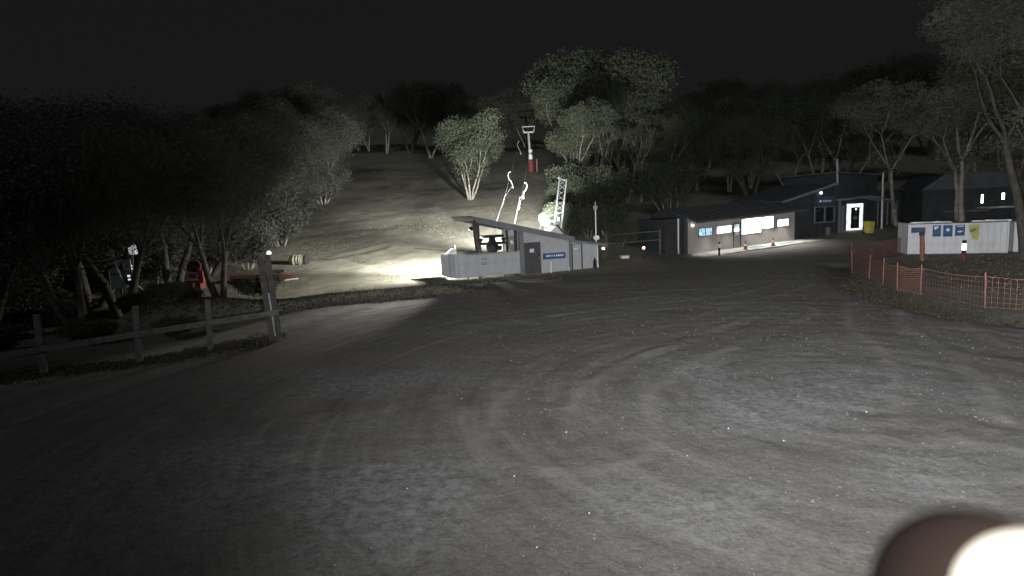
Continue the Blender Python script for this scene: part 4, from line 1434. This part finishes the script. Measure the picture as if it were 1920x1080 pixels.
for k_ in ('tall2', 'tall', 'dense'):
    t_, c_, H_ = PROTO[k_]
    c2_ = c_.copy()
    c2_.materials.clear()
    c2_.materials.append(M['leaf_pale'])  # leaf colour lightened so the unlit far wood blends with the sky
    PROTO[k_ + '_pale'] = (t_, c2_, H_)


t_, c_, H_ = PROTO['shrub']
c2_ = c_.copy()
c2_.materials.clear()
c2_.materials.append(M['leaf_grey'])
PROTO['shrub_dark'] = (t_, c2_, H_)


def tree(kind, x, y, h, rz, label, name='gum_tree', cat='tree', group=None, sx=1.0, sink=0.):
    me_t, me_c, H = PROTO[kind]
    t = thing(name, label, cat, (x, y, g(x, y) - sink), rz, group)
    s = h / H
    t.scale = (s * sx, s * sx, s)
    link('trunk', me_t, None, t)
    link('crown', me_c, None, t)
    return t


tree('bushy', -4.8, 75.6, 10.4, 1.0, 'lone many-stemmed gum tree standing on the lit slope', sx=1.02)
tree('tall', 8.5, 72.5, 11.5, .4, 'pale trunked gum tree rising behind the lattice mast')
tree('tall2', 12.5, 86, 20, 2.0, 'tallest gum tree with broad crown behind the pale trunked one', sx=.85)
tree('tall2', 18.5, 88, 19, 4.1, 'tall gum tree to the right of the tallest one', sx=1.0)
tree('tall', 14, 96, 21, 2.9, 'tall gum tree half hidden between the two tallest crowns', sx=1.1)
tree('tall2', 9.6, 84, 15.5, 5.2, 'mid height gum tree filling below the tallest crown', sx=.8)
tree('tall', 16.5, 84, 14.5, .2, 'mid height gum tree above the right end of the bare trunks', sx=1.0)
tree('slender', 11.2, 76, 10.5, .3, 'slender gum trunk next to the pale trunked tree')
tree('slender2', 13.2, 77.5, 11.5, 1.7, 'slender many-stemmed gum in the middle of the bare trunks')
tree('slender', 15.6, 78, 11, 3.3, 'slender gum among bare trunks, second from their right end')
tree('slender2', 17.8, 79, 11, 4.6, 'slender gum at the right end of the bare trunks')
tree('round', 18.6, 68, 6.8, .8, 'round leafy gum above the left end of the office roof')
tree('shrub', 7.2, 53.5, 3.0, .5, 'leafy shrub between the mast and the white pole', 'shrub', 'shrub')
tree('shrub', 9.0, 55, 3.2, 2.5, 'leafy shrub just right of the white pole', 'shrub', 'shrub')
tree('shrub', 5.0, 54, 3.2, 4.0, 'leafy shrub directly behind the leaning lattice mast', 'shrub', 'shrub')
tree('shrub', 6.9, 65, 4.0, 1.2, 'shrub below the red lift tower base on its right', 'shrub', 'shrub')
tree('shrub', 8.0, 69, 5.0, 3.0, 'shrub at the foot of the pale trunked gum', 'shrub', 'shrub')
tree('shrub', 8.8, 66, 5.2, 1.4, 'shrub to the right of the pale gum trunk', 'shrub', 'shrub')
tree('shrub', 11.8, 69, 5.0, 5.0, 'shrub below the bare slender trunks', 'shrub', 'shrub')
tree('shrub', 9.4, 50.5, 2.2, 2.0, 'low bush behind the dark gate', 'shrub', 'shrub')

# dim wood behind the office
rf_ = np.random.default_rng(5)
k = 0
for (x0, x1, y0, y1, n, h0, h1) in ((18, 62, 74, 92, 16, 11, 15), (20, 90, 98, 125, 14, 14, 19)):
    for i in range(n):
        x = x0 + (x1 - x0) * (i + rf_.uniform(.1, .9)) / n
        y = rf_.uniform(y0, y1)
        if 17 < x < 21 and y < 74:
            continue
        tree(['tall2', 'slender2', 'tall', 'dense'][int(rf_.integers(0, 4))], x, y, rf_.uniform(h0, h1), rf_.uniform(0, 6.28), 'dim gum tree in the dark wood behind the office and lodge', group='dark wood behind the office', sx=1.1)
# wood at the top of the run
for i in range(16):
    x = -58 + i * 5.2 + rf_.uniform(-2, 2)
    y = rf_.uniform(120, 145)
    tree(['tall2_pale', 'tall_pale', 'dense_pale'][int(rf_.integers(0, 3))], x, y, rf_.uniform(11, 17), rf_.uniform(0, 6.28), 'dim gum tree in the dark wood at the top of the run', group='dark wood at the top of the run', sx=1.2)
# left edge of the run
for i, (x, y, h) in enumerate([(-22.5, 57, 10), (-24.5, 64, 11), (-26.5, 72, 12), (-25.5, 80, 11.5), (-27.5, 89, 11), (-29.5, 98, 12), (-29, 67, 13), (-31, 80, 13), (-24.5, 51, 10.5)]):
    tree(['dense', 'dense2'][i % 2], x, y, h, i * 1.3, 'dark leafy gum tree along the left edge of the lit run', group='dark trees along the left edge of the run', sx=1.1)
# left grove
for i, (kd, x, y, h) in enumerate([('dense2', -16.1, 31.9, 9.5), ('dense', -21.5, 36.8, 11.5), ('dense2', -24, 33.5, 12), ('dense', -19.4, 29.0, 10.2), ('dense', -27, 41, 12.5), ('dense2', -22.5, 43.5, 11.5),
                                   ('dense', -25.5, 27, 11), ('dense2', -30, 35, 13), ('dense', -21.2, 22.8, 9.5), ('dense2', -29, 48, 12), ('dense2', -18.2, 24.6, 9.0), ('dense', -34, 44, 14), ('dense', -24, 20.5, 10)]):
    lab = ['forked dark tree beside the red snow gun', 'dark tree behind the notice board'][i] if i < 2 else 'dark leafy tree in the unlit grove beyond the rail fence'
    tree(kd, x, y, h, i * 2.1 + .5, lab, group=None if i < 2 else 'unlit grove beyond the rail fence', sx=1.05)
for i, (x, y, h, lb) in enumerate([(-14.6, 33.8, 1.6, 'small bush just left of the tall paired post'), (-17.5, 27.5, 1.3, 'low dark scrub under the forked tree'), (-19.5, 25.5, 1.3, 'low dark scrub behind the second fence post'), (-15.5, 26.4, 1.0, 'low dark scrub behind the rail nearest the tall post'), (-21.5, 27.2, 1.5, 'dark scrub in the grove behind the leftmost gap of the rail fence'), (-13.2, 22.6, .9, 'low dark scrub close behind the third fence post'), (-16.2, 22.2, 1.1, 'low dark scrub close behind the second fence post'), (-18.6, 20.6, 1.2, 'low dark scrub at the left end of the rail fence'), (-18.0, 31.5, 1.2, 'dark scrub between the snow gun and the forked tree'), (-23.5, 30.0, 1.6, 'dark scrub in front of the blue grey notice board')]):
    tree('shrub', x, y, h, i * 1.9, lb, 'shrub', 'shrub', sx=1.3)
# understorey that closes the gaps between the left trunks
for i, (x, y, h) in enumerate([(-24, 39, 4), (-28, 36.5, 4.2), (-23.2, 44.5, 4), (-26.5, 46, 4.5), (-31, 41, 4.6), (-22.3, 25, 2.8), (-25.5, 23.4, 3.2), (-27.5, 30.5, 4), (-26, 34.5, 3.4), (-20.8, 46.5, 3.2)]):
    tree('shrub_dark', x, y, h, i * 1.1, 'dark undergrowth bush between the trunks of the unlit grove', 'shrub', 'shrub', 'undergrowth of the unlit grove', sx=1.25)
for i, (x, y, h) in enumerate([(-21.8, 56, 3.4), (-23.2, 62.5, 3.6), (-24.8, 70, 3.8), (-24.3, 78, 3.8), (-22.8, 51.5, 3.2), (-26.3, 87, 3.8)]):
    tree('shrub_dark', x, y, h, i * 1.7 + .3, 'dark bush at the feet of the trees along the left edge of the run', 'shrub', 'shrub', 'bushes along the left edge of the run', sx=1.2)
# right-hand trees
tree('umbrella2', 36.6, 55.5, 13.0, 2.2, 'dim umbrella-shaped tree leaning left behind the container', sx=1.05)
tree('umbrella', 37.5, 49.0, 13.5, .6, 'forked umbrella-shaped tree right behind the container', sx=1.05)
tree('umbrella2', 47, 57, 14.0, 4.4, 'dim umbrella-shaped tree behind the dark cabin', sx=1.1)
tree('big', 30.1, 34.0, 17.5, 1.2, 'big grey gum at the right edge standing before the container', sx=.95)
tree('tall2', 39.5, 44, 16, 3.0, 'tall gum at the far right edge behind the big grey one', sx=1.0)


# ------------------------------------------------------------------ grass tufts and loose stones
def tufts(name, pts, size, label, cat, m='grass'):
    V, F, T = [], [], []
    r = np.random.default_rng(len(pts))
    n = len(pts)
    k = 4
    base = np.repeat(pts, k, 0)
    m_ = len(base)
    a = r.uniform(0, 6.28, m_)
    ln = size * r.uniform(.5, 1.4, m_)
    base = base + np.stack([r.normal(0, size * .45, m_), r.normal(0, size * .45, m_), np.zeros(m_)], 1)
    out = np.stack([np.cos(a), np.sin(a), np.zeros(m_)], 1)
    sd_ = np.stack([-np.sin(a), np.cos(a), np.zeros(m_)], 1) * (ln * .16)[:, None]
    tip = base + out * (ln * r.uniform(.3, .9, m_))[:, None] + np.array([0, 0, 1]) * (ln * .6)[:, None]
    V = np.stack([base - sd_, base + sd_, tip], 1).reshape(-1, 3)
    me = np_mesh(name, V, np.arange(3 * m_).reshape(m_, 3), {'tone': np.repeat(r.random(m_), 3)})
    return tag(link(name, me, M[m]), label, cat, kind='stuff')


rs = np.random.default_rng(99)


def scatter(n, fn):
    P = fn(n)
    return np.column_stack([P[:, 0], P[:, 1], gz(P[:, 0], P[:, 1])])


pts = [scatter(9000, lambda n: np.column_stack([rs.uniform(-24, 3, n), 33.5 + 38 * rs.random(n) ** 1.4])),
       ]
tufts('run_grass', np.concatenate(pts), .09, 'short pale winter grass on the floodlit run', 'grass')
u = rs.random(4200)
sw = []
for i in range(4200):
    k = rs.integers(1, len(SWALE) - 1)
    t_ = rs.random()
    p0 = SWALE[k] + (SWALE[k + 1 if k + 1 < len(SWALE) else k] - SWALE[k]) * t_
    sw.append(p0 + rs.normal(0, .6, 2) + np.array([.3, .3]))
sw = np.array(sw)
q_ = rs.random(6000) ** 1.5
bm = np.column_stack([-16.5 + 15.2 * q_ + rs.normal(0, .2, 6000), 26.3 + 5.13 * q_ + rs.normal(0, .75, 6000)])
fe = np.column_stack([rs.uniform(-15, -8.2, 2600), np.zeros(2600)])
fe[:, 1] = 19.9 + (fe[:, 0] + 8.1) * .475 + rs.normal(0, .6, 2600)
infn = np.column_stack([rs.uniform(19, 36, 2000), rs.uniform(18, 38, 2000)])
infn = infn[infn[:, 0] > np.interp(infn[:, 1], FEN[::-1, 1][3:], FEN[::-1, 0][3:]) + .3]
al = np.concatenate([sw, bm, fe])
tufts('paddock_grass', np.column_stack([infn, gz(infn[:, 0], infn[:, 1])]), 0.085, 'pale winter grass inside the netting fence', 'grass')
tufts('verge_grass', np.column_stack([al, gz(al[:, 0], al[:, 1])]), .11, 'rough dark grass on the banks and verges round the yard', 'grass', 'grass_dark')

# loose stones of the yard: one icosahedron-like chip repeated
ns = 4500
sy = 5.2 + 30 * rs.random(ns) ** 1.6
sx_ = rs.uniform(-1, 1, ns) * (sy * .95 + 2)
ok = (np.abs(sx_ - 3) < 40)
P = np.column_stack([sx_, sy])
P = P[(P[:, 0] > -2.5) & (P[:, 0] < 18)]
ns = len(P)
zz = gz(P[:, 0], P[:, 1])
oc = np.array([(1, 0, 0), (-1, 0, 0), (0, 1, 0), (0, -1, 0), (0, 0, .7), (0, 0, -.7)])
of = np.array([(0, 2, 4), (2, 1, 4), (1, 3, 4), (3, 0, 4), (2, 0, 5), (1, 2, 5), (3, 1, 5), (0, 3, 5)])
sz = .012 + .02 * rs.random(ns) ** 3
V = (oc[None] * sz[:, None, None] * rs.uniform(.6, 1.3, (ns, 6, 1))) + np.column_stack([P, zz + .012])[:, None]
F = of[None] + (np.arange(ns) * 6)[:, None, None]
st = link('gravel', np_mesh('gravel', V.reshape(-1, 3), F.reshape(-1, 3)), mat('gravel_chips', (.17, .17, .17), .9, .4, 1.7))
tag(st, 'loose gravel chips scattered over the yard', 'gravel', kind='stuff')
# bright ice chips
ice = [(5.41, 14.85), (4.27, 12.73), (.87, 10.21), (7.95, 17.58), (8.46, 16.63), (11.61, 16.34), (6.7, 12.06), (4.44, 9.41), (-.09, 8.51), (.89, 7.31), (-1.68, 8.26),
       (2.69, 8.97), (5.75, 16.27), (3.75, 10.05), (6.53, 10.57), (.16, 6.57), (5.08, 6.53), (4.38, 19.59)]
ice = np.array(ice)
n_ = len(ice)
V = (oc[None] * rs.uniform(.011, .022, (n_, 1, 1)) * rs.uniform(.7, 1.3, (n_, 6, 1))) + np.column_stack([ice, gz(ice[:, 0], ice[:, 1]) + .03])[:, None]
F = of[None] + (np.arange(n_) * 6)[:, None, None]
tag(link('ice_chips', np_mesh('ice_chips', V.reshape(-1, 3), F.reshape(-1, 3)), M['snow']), 'tiny bright ice chips dotted over the yard', 'ice', kind='stuff')

# ------------------------------------------------------------------ yard lamp beside the camera
LP = thing('yard_floodlight', 'glaring round lamp with dark hood at the bottom right corner', 'floodlight', (0, 0, 0))


hc = Vector((.2486, .2938, 3.7738))
ld_ = (hc - CAM).normalized()
qh = ld_.to_track_quat('Z', 'Y')
hd = MB().lathe([(r_ * .571, z_ * .571) for r_, z_ in ((0, .02), (.082, .02), (.090, .0), (.092, -.012), (.086, -.016), (.05, -.012), (0, -.012))], 40)
hd.build('hood', M['hood'], LP, fn=lambda v: tuple(qh @ Vector(v) + hc), smooth=True)
gc = Vector((.2392, .2476, 3.8069))
gl = MB()
prf = [(.0345 * math.sin(math.pi * k / 14), .0345 * math.cos(math.pi * k / 14) * .75) for k in range(15)]
gl.lathe(prf, 36)
M['globe'] = emit('opal_globe', (1, .93, .78), 2.4)
gl.build('globe', M['globe'], LP, fn=lambda v: tuple(qh @ Vector(v) + gc), smooth=True)
MB().tube([tuple(hc + Vector((.035, .012, -.03))), tuple(hc + Vector((.16, .02, -.25))), tuple(hc + Vector((.16, .02, -3.9)))], .03, 8).build('pole', M['galv'], LP)
lpos = hc + Vector((.02, .12, .02))
ylight = bpy.data.lights.new('yard_light', 'SPOT')
ylight.energy = 1.0
ylight.spot_size = R(178)
ylight.spot_blend = .1
ylight.shadow_soft_size = .06
ylight.color = (1, .985, .96)
ylight.use_nodes = True
n, l = ylight.node_tree.nodes, ylight.node_tree.links
em = n['Emission']
tc = n.new('ShaderNodeTexCoord')
sx_n = n.new('ShaderNodeSeparateXYZ')
l.new(tc.outputs['Normal'], sx_n.inputs[0])
yo = bpy.data.objects.new('yard_light', ylight)
yo.location = lpos
# lamp axes: -Z points along the beam (a little right of straight ahead), X right, Y up
baz = R(26)
bd_ = Vector((math.sin(baz), math.cos(baz), 0))
bxv = Vector((math.cos(baz), -math.sin(baz), 0))
yo.rotation_euler = Matrix((bxv, Vector((0, 0, 1)), -bd_)).transposed().to_euler()
col.objects.link(yo)


def lut(inp, stops):
    c = n.new('ShaderNodeFloatCurve')
    cv = c.mapping.curves[0]
    for i_, (x_, y_) in enumerate(stops):
        if i_ < 2:
            cv.points[i_].location = (x_, y_)
        else:
            cv.points.new(x_, y_)
    c.mapping.update()
    l.new(inp, c.inputs[1])
    return c.outputs[0]


def lm(op, a, b=None):
    x_ = n.new('ShaderNodeMath')
    x_.operation = op
    for i_, v_ in enumerate((a, b)):
        if v_ is None:
            continue
        if isinstance(v_, (int, float)):
            x_.inputs[i_].default_value = v_
        else:
            l.new(v_, x_.inputs[i_])
    return x_.outputs[0]


# reflector photometry: narrow vertically, wide sideways
azn = lm('ARCTAN2', sx_n.outputs[0], lm('MULTIPLY', sx_n.outputs[2], -1.0))
az01 = lm('ADD', lm('DIVIDE', azn, math.pi), .5)                     # -90..90 deg -> 0..1
elv = lm('ARCSINE', sx_n.outputs[1])
el01 = lm('ADD', lm('DIVIDE', elv, math.pi), .5)
fa_ = lut(az01, [(0, 0), (.13, 0), (.18, .05), (.23, .19), (.29, .42), (.36, .64), (.42, .82), (.50, .95), (.62, 1), (.85, .9), (1, .3)])
fe_ = lut(el01, [(0, 0), (.28, .05), (.335, .13), (.40, .33), (.455, .75), (.485, 1), (.52, .9), (.60, .55), (.75, .22), (1, 0)])
stv = lm('MULTIPLY', lm('MULTIPLY', fa_, fe_), 43500.0)
l.new(stv, em.inputs['Strength'])
